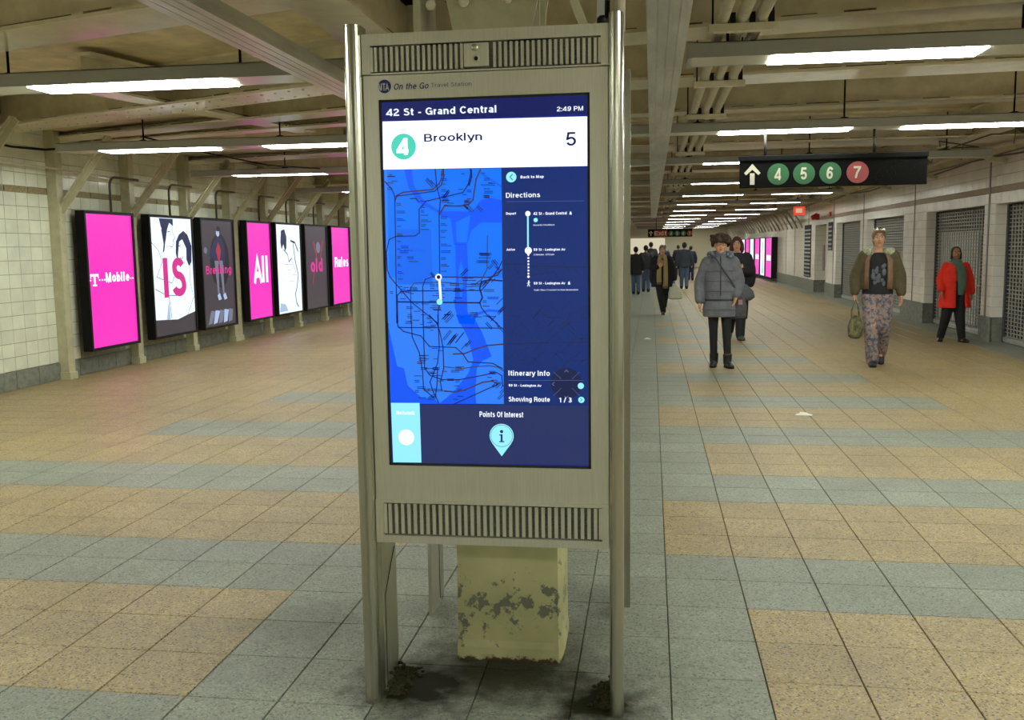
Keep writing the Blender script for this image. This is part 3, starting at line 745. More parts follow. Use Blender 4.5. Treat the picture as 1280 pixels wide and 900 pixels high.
        pr.line(R_([(.40, .80), (.52, .62)]), .05, 9); pr.line(R_([(.82, .82), (.70, .62)]), .05, 9); pr.disc(.6*w_, .74*h_, .10*w_, .07*h_, 6, .0005)
        pr.line(R_([(.3, .3), (.42, .5)]), .04, 9, .0004)
        pr.text('old', .22*w_, .44*h_, .78*w_, .61*h_, 3, .002, bold=.03)
    elif k == 'rules':
        for a in range(7):
            for c in range(12): pr.rect((.08+.14*a)*w_, (.03+.08*c)*h_, (.11+.14*a)*w_, (.038+.08*c)*h_, 8)
        pr.text('Rules', .16*w_, .48*h_, .94*w_, .615*h_, 10, .001, bold=.035)
    elif k == 'far_text':
        pr.rect(.18*w_, .42*h_, .82*w_, .56*h_, 10)
    elif k == 'far_fig':
        pr.poly(R_([(.35, .05), (.5, .6), (.4, .85), (.55, .95), (.7, .85), (.62, .5), (.75, .05)]), 5)
    pr.done()
LB = [(0, 'pink', 'mobile', 'bright pink backlit poster with white T and Mobile lettering, nearest of the row'),
      (1, 'white', 'is', 'white backlit poster of a couple with big pink letters IS'),
      (2, 'dark', 'breaking', 'dark backlit poster of a standing figure with the word Breaking in pink'),
      (3, 'pink', 'all', 'pink backlit poster with the white word All'),
      (4, 'white', 'figure', 'white backlit poster with a blue ink figure and small pink lines'),
      (5, 'dark', 'old', 'charcoal backlit poster with the pink word old'),
      (6, 'pink', 'rules', 'dotted pink backlit poster with the white word Rules beside the kiosk edge'),
      (7, 'white', 'figure', 'white backlit poster hidden mostly behind the kiosk')]
for i, a, b_, lab in LB: lightbox(posters_y[i][0], posters_y[i][1], (a, b_), lab)
fy = [(39.5, 41.6), (41.85, 43.6), (43.9, 45.9), (46.3, 48.1), (48.4, 50.3), (50.7, 52.4), (52.7, 54.4)]
for i, (a, b_) in enumerate(fy):
    lightbox(a, b_, ('pink', 'far_text') if i % 2 == 0 else ('white', 'far_fig'),
             f'{"pink" if i%2==0 else "pale blue and white"} backlit poster far down the gate wall, {ordn[i]} of its row', side=1, z0=.12, z1=1.78)

# ================================================================== SIGNS
G_GREEN = mat('sign_green', (.035, .14, .06, 1), .4); G_RED = mat('sign_rose_red', (.36, .07, .08, 1), .4)
G_WHITE = mat('sign_white', (.62, .60, .50, 1), .4); G_BLK = mat('sign_black', (.004, .004, .004, 1), .6, spec=.12)
G_WG = mat('sign_exit_red', (.45, .05, .05, 1), .4)
def arrow(pr, a, b, h, mi, d=.001):
    w_ = h*.78
    pr.poly([(a-h*.11, b), (a+h*.11, b), (a+h*.11, b+h*.55), (a-h*.11, b+h*.55)], mi, d)
    pr.poly([(a, b+h), (a-w_/2, b+h*.56), (a-w_/2+.10*h, b+h*.46), (a, b+h*.72)], mi, d)
    pr.poly([(a, b+h), (a, b+h*.72), (a+w_/2-.10*h, b+h*.46), (a+w_/2, b+h*.56)], mi, d)
def sign(x0, x1, y, z0, z1, kind, label, rods):
    t = thing('hanging_sign', label, 'sign', (x0, y, z0)); W = x1-x0; H = z1-z0
    b = MB().box(0, W, 0, .06, 0, H, bev=.004).build('sign_panel', G_BLK, t)
    MB().box(-.005, W+.005, -.012, .072, H*.90, H+.02, bev=.004).build('top_rail', G_BLK, t)
    for r in rods: MB().tube([(r, .03, H), (r, .03, 2.6-z0)], .012, 8).build('hanger_rod', M_BLACK, t)
    f = Face((0, 0, 0), (1, 0, 0), (0, 0, 1))
    pr = Print(f, 'lettering', [G_WHITE, G_GREEN, G_RED, mat('glitter_grey', (.12, .12, .12, 1), .6), G_WG], b, .002)
    if kind == 'near':
        s = W/1067.0     # measured along the panel
        arrow(pr, 73*s, .03, .205, 0)
        for cx, n, mi in ((223, '4', 1), (372, '5', 1), (522, '6', 1), (677, '7', 2)):
            pr.disc(cx*s, .128, .105, .105, mi, .001)
            hw = .031 if n != '7' else .035
            pr.text(n, cx*s-hw-.004, .070, cx*s+hw-.004, .188, 0, .002, bold=.025)
        for k in range(46):
            a = random.uniform(.72, .985)*W; c = random.uniform(.05, .85)*H; pr.rect(a, c, a+.0026, c+.0026, 3, .0012)
    else:
        arrow(pr, .065*W, .05, H*.68, 0)
        pr.rect(.13*W, .02, .44*W, H*.97, 4, .001); pr.text('Exit', .15*W, .06, .42*W, .80*H, 0, .003, bold=.02)
        for i, n in enumerate('4567'):
            cx = (.52+.14*i)*W; pr.disc(cx, H*.46, .10, .10, 1 if n != '7' else 2, .001); pr.text(n, cx-.035, H*.26, cx+.035, H*.66, 0, .003, bold=.02)
    pr.done()
sign(.868, 2.645, 9.86, 2.058, 2.35, 'near', 'black hanging sign with up arrow and numbers 4 5 6 7 in coloured discs', [.245, 1.28])
sign(-.13, 1.50, 36.3, 1.795+.02, 2.09, 'far', 'small distant black sign with red Exit field and four number discs', [.3, 1.3])

# ================================================================== KIOSK
SCR_TL, SCR_TR, SCR_BR, SCR_BL = (478, 128), (735, 115), (738, 585), (484, 580)
SX0, SX1, SZ0, SZ1 = -.835, -.189, .809, 1.956
def sc(px, py):       # a point measured on the photographed screen to metres from its lower-left corner
    u = .5
    for _ in range(3):
        ty = 128+(115-128)*u; by = 580+(585-580)*u; v = (py-ty)/(by-ty)
        lx = 478+6*v; rx = 735+3*v; u = (px-lx)/(rx-lx)
    return (u*(SX1-SX0), (1-v)*(SZ1-SZ0))
A = lambda x, y: sc(470+x/4.5, 100+y/4.5)
B = lambda x, y: sc(470+x/4.5, 200+y/4.5)
C = lambda x, y: sc(470+x/4.5, 390+y/4.5)
KX0, KX1 = -.888, -.128
def kiosk(front, label):
    YK = 2.93 if front else 3.90
    d = 1 if front else -1            # depth direction into the kiosk
    t = thing('information_kiosk', label, 'kiosk', ((KX0+KX1)/2, YK, 0)); X = (KX0+KX1)/2
    x0, x1 = KX0-X, KX1-X
    def bx(m, a, b, ya, yb, c, e, **k):
        ya, yb = sorted((ya*d, yb*d)); return m.box(a, b, ya, yb, c, e, **k)
    # rounded poles with flat sides
    for s, (pa, pb) in ((-1, (x0-.054, x0)), (1, (x1, x1+.044))):
        m = MB(); c = (pa+pb)/2; r = (pb-pa)/2
        prof = [(c+r*math.cos(a), -.0+.030*(1-math.sin(a))-.03) for a in [PI*i/10 for i in range(11)]]
        ring = [(p[0], (p[1])*d) for p in prof]+[(pa, .05*d), (pb, .05*d)]
        n = len(ring)
        vs = [(p[0], p[1], 0.0) for p in ring]+[(p[0], p[1], 2.185) for p in ring]
        fs = [(i, (i+1) % n, n+(i+1) % n, n+i) for i in range(n)]+[tuple(range(n-1, -1, -1)), tuple(range(n, 2*n))]
        m.add(vs, fs, 0, False); m.build('pole', M_POLE, t)
    # side plates that run back from each pole down to the floor
    for s in (-1, 1):
        xa = x0-.014 if s < 0 else x1
        m = MB(); bx(m, xa, xa+.014, .05, .225, 0, 2.15, bev=.002); pl = m.build('side_plate', M_STEEL, t)
        xi = xa+.0145 if s < 0 else xa-.0005
        g = MB()
        for (ya, za, yb, zb_) in ((.075, .02, .075, .34), (.075, .34, .20, .47)):
            g.bar((xi, ya*d, za), (xi, yb*d, zb_), .002, .003, up=(1, 0, 0))
        g.build('access_seam', M_DARK, pl)
    # cabinet body
    m = MB(); bx(m, x0+.001, x1-.001, .035, .21, .549, 2.14); m.build('cabinet', M_STEEL2, t)
    # bezel round the screen
    if front:
        u0, u1, w0, w1 = SX0-X, SX1-X, SZ0, SZ1
    else: u0, u1, w0, w1 = -(SX1-X), -(SX0-X), SZ0, SZ1
    m = MB()
    bx(m, x0+.002, u0-.004, 0, .04, .69, 2.033); bx(m, u1+.004, x1-.002, 0, .04, .69, 2.033)
    bx(m, u0-.004, u1+.004, 0, .04, .69, w0-.004); bx(m, u0-.004, u1+.004, 0, .04, w1+.004, 2.033)
    bz = m.build('bezel', M_STEEL2, t)
    m = MB(); 
    bx(m, u0-.004, u0+.004, .004, .03, w0-.004, w1+.004); bx(m, u1-.004, u1+.004, .004, .03, w0-.004, w1+.004)
    bx(m, u0, u1, .004, .03, w0-.004, w0+.004); bx(m, u0, u1, .004, .03, w1-.004, w1+.004); m.build('gasket', M_DARK, t)
    # vents: frame, mesh and slats
    for (za, zb_, fz0, fz1, up) in ((2.045, 2.118, 2.036, 2.157, True), (.578, .678, .549, .692, False)):
        m = MB(); a, b = x0+.001, x1-.001; ia, ib = a+.026, b-.022
        bx(m, a, ia, -.006, .045, fz0, fz1); bx(m, ib, b, -.006, .045, fz0, fz1)
        bx(m, ia, ib, -.006, .045, zb_+.004, fz1); 
        if not up: bx(m, ia, ib, -.006, .045, fz0, za-.004)
        else: bx(m, ia, ib, .002, .045, fz0, za-.004)
        fr = m.build('vent_frame', M_STEEL2, t)
        m = MB(); bx(m, ia, ib, .012, .03, za-.004, zb_+.004); m.build('mesh_screen', M_MESH, fr)
        n = 42 if up else 34; st = (ib-ia)/n
        m = MB(); bx(m, -st*.26, st*.26, .0, .012, za, zb_); me = m.mesh('slat', M_STEEL2)
        for k in range(n+1):
            xx = ia+k*st
            if up and abs(xx-(x0+.36)) < .045: continue
            xx = min(max(xx, ia+st*.26), ib-st*.26)
            inst(me, 'slat', fr, (xx, 0, 0))
        m = MB()
        for a_, b_ in ((ia+.002, ia+.05), (ia+.16, ia+.28), (ia+.43, ia+.56)): bx(m, a_, b_, -.001, .012, zb_+.000, zb_+.006)
        m.build('shadow_gap', M_DARK, fr)
    m = MB(); cx = x0+.36
    bx(m, cx-.038, cx+.038, -.004, .01, 2.048, 2.118, bev=.002); cu = m.build('sensor_plate', M_STEEL2, t)
    m = MB(); m.tube([(cx, -.006*d, 2.071), (cx, -.001*d, 2.071)], .012, 14); m.build('lens_ring', M_PIPE, cu)
    m = MB(); m.tube([(cx, -.008*d, 2.071), (cx, -.002*d, 2.071)], .0065, 12); m.build('lens', M_BLACK, cu)
    m = MB(); m.tube([(cx-.004, -.006*d, 2.104), (cx-.004, -.001*d, 2.104)], .011, 14); m.build('sensor_dome', M_STEEL, cu)
    if not front:
        m = MB(); bx(m, u0, u1, .008, .03, w0, w1); m.build('display', mat('idle_display', (.01, .015, .04, 1), .1), t); return t
    # black grime packed against the feet
    gm = mat('black_grime', (.022, .021, .010, 1), .95, spec=.05, col2=(.06, .058, .03, 1), nscale=120); random.seed(21)
    m = MB()
    for _ in range(330):
        a_ = abs(random.gauss(0, .030)); yy = random.uniform(.045, .26); zz = abs(random.gauss(0, .016)) if a_ < .006 else 0
        m.ball((x0+.002+a_, yy, zz+.002), random.uniform(.004, .011), 6, sc=(1, 1, .5))
    for _ in range(190):
        a_ = abs(random.gauss(0, .022)); yy = random.uniform(.03, .22); zz = abs(random.gauss(0, .013)) if a_ < .006 else 0
        m.ball((x1-.002-a_, yy, zz+.002), random.uniform(.004, .010), 6, sc=(1, 1, .5))
    m.build('grime', gm, t, kind='stuff')
    # label strip on the leg
    MB().add([(x0+.001, .10, .505), (x0+.001, .15, .53), (x0+.001, .15, .545), (x0+.001, .10, .52)], [(0, 1, 2, 3)]).build('sticker', G_WHITE, t)
    # logo and name line
    NAVY = mat('navy_print', (.012, .018, .14, 1), .4); LN = mat('faded_blue_print', (.12, .12, .26, 1), .5)
    f = Face((-X*0+SX0-X, 0, SZ0), (1, 0, 0), (0, 0, 1))
    pr = Print(f, 'logo_print', [NAVY, mat('logo_white', (.55, .55, .55, 1), .4), LN], bz, .001)
    c = A(66, 47); pr.disc(c[0], c[1], .0205, .0205, 0)
    a, b = A(32, 76), A(92, 24); pr.text('MTA', a[0], a[1], b[0], b[1], 1, .001, bold=.03)
    a, b = A(120, 64), A(316, 20); pr.text('On the Go', a[0], a[1], b[0], b[1], 0, bold=.012, shear=.2)
    a, b = A(330, 48), A(556, 13); pr.text('Travel Station', a[0], a[1], b[0], b[1], 2)
    pr.done()
    # the display
    E = lambda n, rgb, s=1.0: emis('screen_'+n, S(*rgb), s)
    e_bg = E('navy', (10, 28, 120)); e_top = E('top_navy', (10, 22, 92)); e_white = E('white', (240, 246, 255), 1.3); e_land = E('land_blue', (0, 116, 255), 1.0)
    e_water = E('water_blue', (0, 86, 250), 1.0); e_panel = E('panel_navy', (4, 40, 112)); e_foot = E('footer_slate', (34, 46, 98)); e_teal = E('teal', (75, 215, 190))
    e_ink = E('ink', (6, 12, 84)); e_cyan = E('pale_cyan', (150, 238, 250), 1.05); e_glow = E('text_white', (235, 242, 255), 1.15); e_line = E('map_line', (14, 18, 104))
    e_or = E('map_brown', (66, 48, 74)); e_grey = E('soft_line', (96, 112, 180)); e_land2 = E('land_pale', (44, 128, 250)); e_pl = E('panel_line', (22, 34, 78))
    e_ga = E('map_olive', (50, 66, 90)); e_dk = E('dial_dark', (18, 28, 72)); e_park = E('park', (0, 104, 244))
    mats = [e_bg, e_top, e_white, e_land, e_water, e_panel, e_foot, e_teal, e_ink, e_cyan, e_glow, e_line, e_or, e_grey, e_land2, e_pl, e_ga, e_dk, e_park]
    BG, TOP, WH, LAND, WAT, PAN, FOOT, TEAL, INK, CY, GL_, LINE, BR, SOFT, LAND2, PL, GA, DK, PARK = range(19)
    m = MB(); bx(m, u0, u1, .006, .03, w0, w1); scn = m.build('display', e_bg, t)
    f = Face((SX0-X, .006, SZ0), (1, 0, 0), (0, 0, 1))
    W, H = SX1-SX0, SZ1-SZ0
    # flat colour fields
    p = Print(f, 'screen_fields', mats, scn, .0006)
    p.rect(.006, A(0, 232)[1], W-.006, H-.006, TOP)
    p.poly([A(48, 495), A(1193, 461), A(1189, 190), A(48, 234)], WH, .0002)
    p.poly([B(52, 46), B(716, 28), C(722, 505), C(68, 500)], LAND)
    p.poly([B(64, 640), B(720, 640), C(722, 505), C(68, 500)], LAND2, .0001)
    p.poly([B(716, 28), B(1194, 12), C(1198, 512), C(722, 508)], PAN, .0001)
    p.poly([C(242, 510), C(1196, 514), C(1200, 862), C(246, 850)], FOOT, .0003)
    p.poly([C(70, 500), C(238, 500), C(244, 848), C(78, 846)], CY, .0006); p.done()
    # map
    p = Print(f, 'map', mats, scn, .0010)
    p.poly([B(120, 370), B(318, 372), B(322, 680), B(120, 680)], PARK)
    p.poly([B(170, 42), B(210, 40), B(222, 130), B(280, 215), B(380, 275), B(366, 282), B(250, 225), B(190, 140)], WAT)
    for pts in ([(360, 270), (430, 268), (540, 270), (556, 262), (600, 205), (660, 192), (716, 205), (716, 330), (600, 330), (545, 375), (525, 440), (515, 452), (445, 455), (430, 310), (360, 290)],):
        p.poly([B(*q) for q in pts], WAT)
    p.poly([B(452, 448), B(520, 450), B(526, 600), B(516, 700), B(520, 830), B(560, 900), B(470, 900), B(446, 800), B(455, 650), B(455, 520)], WAT)
    p.poly([B(458, 330), B(540, 290), B(520, 440), B(462, 440)], LAND, .0002); p.poly([B(470, 600), B(485, 540), B(500, 600), B(490, 750), B(475, 745)], LAND, .0002)
    p.poly([C(452, -5), C(548, -5), C(600, 90), C(655, 230), C(600, 258), C(570, 300), C(560, 440), C(565, 505), C(350, 505), C(430, 440), C(520, 330), C(550, 250), C(520, 120)], WAT)
    p.poly([C(62, 60), C(110, 290), C(150, 300), C(170, 400), C(250, 470), C(330, 480), C(352, 505), C(68, 505)], WAT)
    p.poly([B(600, 50), B(716, 125), B(716, 135), B(600, 62)], WAT); p.poly([B(540, 880), B(560, 840), B(640, 815), B(716, 822), B(716, 832), B(640, 830), B(575, 850), B(555, 898)], WAT)
    p.poly([B(52, 46), B(70, 46), B(74, 898), B(60, 898)], LAND2, .0001)
    lines = [
        (LINE, [B(112, 898), B(112, 190), B(95, 150), B(55, 110)]), (BR, [B(112, 215), B(125, 185), B(160, 168), B(330, 150), B(365, 120), B(380, 90), B(385, 40)]),
        (LINE, [B(118, 190), B(340, 160), B(378, 125), B(392, 85), B(392, 38)]), (LINE, [B(345, 40), B(352, 130), B(372, 210), B(364, 290), B(364, 640)]),
        (BR, [B(364, 290), B(395, 240), B(480, 240), B(530, 232), B(556, 205), B(575, 90), B(600, 36)]), (LINE, [B(250, 390), B(250, 260), B(290, 215), B(420, 185), B(500, 165), B(530, 120), B(545, 60), B(543, 34)]),
        (LINE, [B(200, 202), B(232, 200), B(250, 222)]), (INK, [B(548, 40), B(549, 78), B(535, 125)]), (LINE, [B(62, 600), B(58, 500), B(75, 430), B(115, 412), B(225, 408), B(250, 390)]),
        (LINE, [B(62, 600), B(78, 640), B(200, 780), B(350, 898)]), (GA, [B(195, 898), B(195, 700), B(215, 672), B(360, 665), B(560, 678), B(600, 650), B(632, 590), B(636, 402)]),
        (LINE, [B(265, 898), B(265, 690), B(280, 650), B(320, 636), B(640, 636), B(690, 625), B(716, 590)]), (LINE, [B(118, 898), B(118, 740), B(140, 720), B(200, 716), B(600, 710), B(650, 650), B(700, 580), B(716, 545)]),
        (INK, [B(120, 778), B(590, 780), B(605, 750), B(590, 700), B(600, 660), B(650, 650), B(716, 655)]), (BR, [B(716, 590), B(650, 640), B(610, 680)]),
        (LINE, [B(590, 780), B(600, 810), B(640, 860), B(690, 898)]), (LINE, [B(364, 780), B(352, 830), B(352, 898)]),
        (LINE, [C(112, -5), C(118, 60), C(150, 90), C(250, 115), C(300, 175), C(450, 180), C(490, 215), C(520, 262), C(660, 270), C(716, 300)]), (LINE, [C(120, 68), C(718, 68)]),
        (LINE, [C(195, -5), C(200, 120), C(240, 210), C(258, 320), C(262, 420), C(320, 468)]), (LINE, [C(265, -5), C(270, 300), C(300, 340), C(370, 365), C(470, 365), C(600, 340), C(680, 322), C(712, 340), C(716, 400)]),
        (LINE, [C(350, -5), C(356, 180), C(345, 270), C(300, 380), C(320, 440), C(350, 500)]), (LINE, [C(300, -5), C(345, 45), C(360, 90), C(378, 180), C(380, 300), C(360, 380), C(368, 430)]),
        (GA, [C(380, 290), C(480, 302), C(560, 290), C(640, 284), C(690, 292), C(720, 312)]), (BR, [C(435, 218), C(500, 215), C(560, 190), C(630, 168), C(718, 160)]),
        (BR, [C(380, 430), C(440, 436), C(500, 425), C(600, 380), C(660, 372), C(690, 390)]), (LINE, [C(440, 505), C(560, 450), C(700, 385)]), (LINE, [C(345, 300), C(340, 400), C(330, 460)]),
        (LINE, [B(716, 560), B(716, 560)]), (LINE, [C(640, -5), C(700, 60)])]
    for mi, pts in lines:
        if len(set(pts)) > 1: p.line(pts, .0032 if mi in (LINE, GA) else .0044, mi, .0004)
    random.seed(11)
    for (cx, cy, fn) in [(360+8, y, B) for y in range(300, 620, 38)]+[(116, y, B) for y in range(230, 720, 42)]+[(255, y, B) for y in range(215, 380, 26)]+[(372, y, B) for y in range(60, 240, 30)]:
        w_ = random.uniform(18, 62)
        for q in range(random.choice((1, 2, 2))): p.line([fn(cx+6, cy+q*9), fn(cx+6+w_*random.uniform(.5, 1), cy+q*9)], .0021, INK, .0006)
    def scribble(a0, b0, a1, b1, n, fn, ang=0, Lr=(14, 50)):
        for _ in range(n):
            x = random.uniform(a0, a1); y = random.uniform(b0, b1); L = random.uniform(*Lr)
            c_, s_ = math.cos(ang), math.sin(ang)
            for q in range(random.choice((1, 2))):
                ox, oy = -s_*9*q, c_*9*q
                p.line([fn(x+ox, y+oy), fn(x+ox+L*c_, y+oy+L*s_)], .0021, INK, .0006)
    scribble(60, 60, 110, 180, 6, B); scribble(380, 190, 430, 240, 5, B); scribble(470, 60, 530, 220, 9, B, 0, (16, 30)); scribble(590, 40, 650, 230, 9, B)
    scribble(290, 85, 330, 100, 3, B, .8, (40, 60)); scribble(380, 180, 400, 200, 4, B, -.9, (30, 60)); scribble(480, 230, 590, 240, 5, B, .8, (30, 50))
    scribble(560, 400, 625, 560, 6, B, 0, (30, 70)); scribble(70, 690, 270, 890, 22, B, 0, (14, 40)); scribble(280, 660, 480, 880, 22, B, 0, (14, 50)); scribble(500, 600, 640, 860, 12, B, 0, (20, 60))
    scribble(620, 780, 700, 890, 4, B, -.8, (30, 60)); scribble(660, 510, 700, 600, 4, B, .9, (20, 40)); scribble(600, 570, 660, 700, 4, B, -.8, (20, 40)); scribble(310, 600, 350, 620, 2, B, .8, (20, 34))
    scribble(200, 10, 340, 90, 12, C, 0, (14, 30)); scribble(370, 130, 470, 180, 7, C, -.9, (50, 80)); scribble(370, 10, 400, 60, 4, C, -.8, (40, 70)); scribble(200, 180, 350, 480, 30, C, 0, (20, 50))
    scribble(370, 280, 470, 480, 12, C, 0, (20, 50)); scribble(480, 170, 520, 220, 3, C, -.9, (30, 60)); scribble(600, 20, 700, 60, 4, C, .8, (30, 60)); scribble(620, 300, 700, 380, 5, C, 0, (20, 40)); scribble(650, 400, 710, 500, 5, C, -.8, (20, 46))
    scribble(130, 440, 190, 580, 5, B, 0, (30, 60)); scribble(400, 640, 560, 710, 6, B, 0, (30, 80)); scribble(480, 620, 490, 625, 2, B, -.8, (30, 50))
    a, b = B(165, 497), B(275, 480); p.text('Manhattan', a[0], a[1], b[0], b[1], WAT, .0006)
    p.line([B(362, 655), B(368, 760)], .0075, WH, .001); c = B(357, 637); p.disc(c[0], c[1], .0105, None, WH, .0012); p.disc(c[0], c[1], .0062, None, INK, .0014)
    c = B(361, 776); p.disc(c[0], c[1], .0095, None, CY, .0012)
    p.done()
    # faint map under the directions panel
    p = Print(f, 'panel_map_lines', mats, scn, .0012)
    p.line([B(720, 560), B(850, 560), B(900, 570), B(1194, 575)], .003, PL); p.line([B(720, 700), B(800, 640), B(1000, 600)], .002, PL)
    p.line([C(722, 160), C(960, 150), C(1196, 145)], .003, PL); p.line([C(960, 150), C(1050, 70), C(1090, -5)], .003, PL); p.line([C(960, 400), C(1060, 280), C(1150, 200)], .002, PL)
    random.seed(5)
    for _ in range(60):
        x = random.uniform(740, 1170); y = random.uniform(-60, 300); ang = random.choice((.8, -.8, -.8, 0)); L = random.uniform(25, 75)
        p.line([C(x, y), C(min(x+L*math.cos(ang), 1190), y+L*math.sin(ang))], .002, PL, .0001)
    for k in range(8): p.line([B(730+55*k, 560+20*(k % 3)), B(760+55*k, 600+20*(k % 3))], .002, PL, .0001)
    c = C(1072, 385); p.disc(c[0], c[1], .0490, None, DK, .0003)
    for s_ in ((1002, 318, 1045, 358), (1148, 318, 1105, 358), (1002, 455, 1045, 412), (1148, 455, 1105, 412)): p.line([C(s_[0], s_[1]), C(s_[2], s_[3])], .001, SOFT, .0006)
    p.line([C(1064, 318), C(1074, 306), C(1084, 318)], .002, SOFT, .0006); p.line([C(1006, 378), C(996, 388), C(1006, 398)], .002, SOFT, .0006); p.line([C(1064, 458), C(1074, 468), C(1084, 458)], .002, SOFT, .0006)
    p.done()
    # lettering and icons
    p = Print(f, 'screen_lettering', mats, scn, .0024)
    def T(s_, q0, q1, mi, bold=0, shear=0): a, b = q0, q1; p.text(s_, a[0], a[1], b[0], b[1], mi, .0002, bold, shear)
    T('42 St - Grand Central', A(70, 206), A(690, 136), GL_, .022); T('2:49 PM', A(1022, 168), A(1164, 134), GL_, .015)
    c = A(167, 368); p.disc(c[0], c[1], .0395, None, TEAL); T('4', A(126, 416), A(194, 320), WH, .04)
    T('Brooklyn', A(285, 352), A(610, 284), INK, .014); T('5', A(1072, 353), A(1126, 276), INK, .012)
    c = B(771, 77); p.disc(c[0], c[1], .0160, None, CY); p.line([B(778, 62), B(764, 77), B(778, 92)], .0022, INK, .0004)
    T('Back to Map', B(822, 88), B(950, 64), GL_, .03); T('Directions', B(741, 192), B(930, 158), GL_, .015); p.line([B(742, 213), B(1168, 204)], .0009, SOFT)
    T('Depart', B(741, 289), B(796, 270), GL_, .03); T('42 St - Grand Central', B(892, 286), B(1076, 264), GL_, .03); T('&', B(1090, 282), B(1104, 264), GL_, .03)
    c = B(905, 313); p.disc(c[0], c[1], .0066, None, CY); T('towards Woodlawn', B(892, 346), B(1008, 333), GL_, .01)
    p.line([B(862, 280), B(862, 480)], .0052, CY, -.0004); c = B(862, 278); p.disc(c[0], c[1], .0080, None, WH, .0004); c = B(864, 484); p.disc(c[0], c[1], .0108, None, WH, .0004)
    for k in range(8):
        c = B(864, 508+k*17.5); p.disc(c[0], c[1], .0032 if k < 7 else .0042, None, GL_, 0, 10)
    T('Arrive', B(742, 488), B(790, 470), GL_, .03); T('59 St - Lexington Av', B(893, 489), B(1068, 466), GL_, .03); T('2 minutes, 2:53 pm', B(893, 513), B(1006, 499), GL_, .01)
    c = B(866, 655); p.disc(c[0], c[1], .0022, None, GL_); p.line([B(865, 660), B(865, 672)], .003, GL_); p.line([B(865, 672), B(858, 684)], .002, GL_); p.line([B(865, 672), B(871, 684)], .002, GL_); p.line([B(857, 668), B(872, 664)], .002, GL_)
    T('59 St - Lexington Av', B(893, 678), B(1068, 656), GL_, .03); T('&', B(1082, 674), B(1096, 656), GL_, .03); T('Walk / Bus / Connect to final destination', B(894, 710), B(1138, 697), GL_, .01)
    T('Itinerary Info', C(750, 348), C(982, 310), GL_, .018); p.line([C(750, 368), C(1172, 366)], .0009, SOFT)
    T('59 St - Lexington Av', C(750, 407), C(935, 388), GL_, .03); T('Showing Route', C(750, 497), C(982, 463), GL_, .02); T('1 / 3', C(1034, 495), C(1104, 465), GL_, .02)
    for q in (C(1154, 398), C(1157, 479)): p.disc(q[0], q[1], .0098, None, CY)
    p.line([C(1152, 470), C(1161, 479), C(1152, 488)], .0015, PAN, .0004)
    T('Points Of Interest', C(584, 580), C(832, 550), GL_, .022)
    T('Network', C(102, 570), C(210, 546), WH, .02); c = C(158, 700); p.disc(c[0], c[1], .0258, None, WH)
    c = C(709, 690); r_ = .0388
    p.disc(c[0], c[1], r_, None, CY); q = C(709, 810); p.poly([(c[0]-r_*.80, c[1]-r_*.62), (q[0], q[1]), (c[0]+r_*.80, c[1]-r_*.62)], CY, .0001)
    p.ring(c[0], c[1], r_*.92, .0012, PAN, .0004)
    dd = C(709, 665); p.disc(dd[0], dd[1], .0052, None, PAN, .0006)
    p.line([C(709, 684), C(709, 722)], .0062, PAN, .0006); p.line([C(698, 724), C(722, 724)], .0036, PAN, .0007); p.line([C(698, 685), C(710, 685)], .0036, PAN, .0007)
    p.done()
    return t
kiosk(True, 'stainless steel touchscreen kiosk showing a blue transit map, facing the camera')
kiosk(False, 'second steel kiosk standing back to back behind the touchscreen kiosk')
# conduit and cables rising from the kiosk's right pole
t = thing('riser_conduit', 'cream riser pipe with black cables going up from the right pole of the kiosk', 'conduit', (-.106, 3.0, 2.15))
MB().tube([(.008, .02, 0), (.008, .02, 1.05)], .017, 12).build('pipe', M_PIPE, t)
MB().tube([(-.028, .03, 0), (-.026, .03, 1.05)], .006, 8).build('cable', M_BLACK, t)
MB().tube([(-.041, .03, 0), (-.046, .03, 1.05)], .007, 8).build('cable', M_BLACK, t)
MB().box(-.062, -.038, .02, .06, 0, 1.05).build('channel', M_LIGHTBODY, t)
MB().ball((-.045, .02, .035), .018, 10).build('clamp', M_BLACK, t)

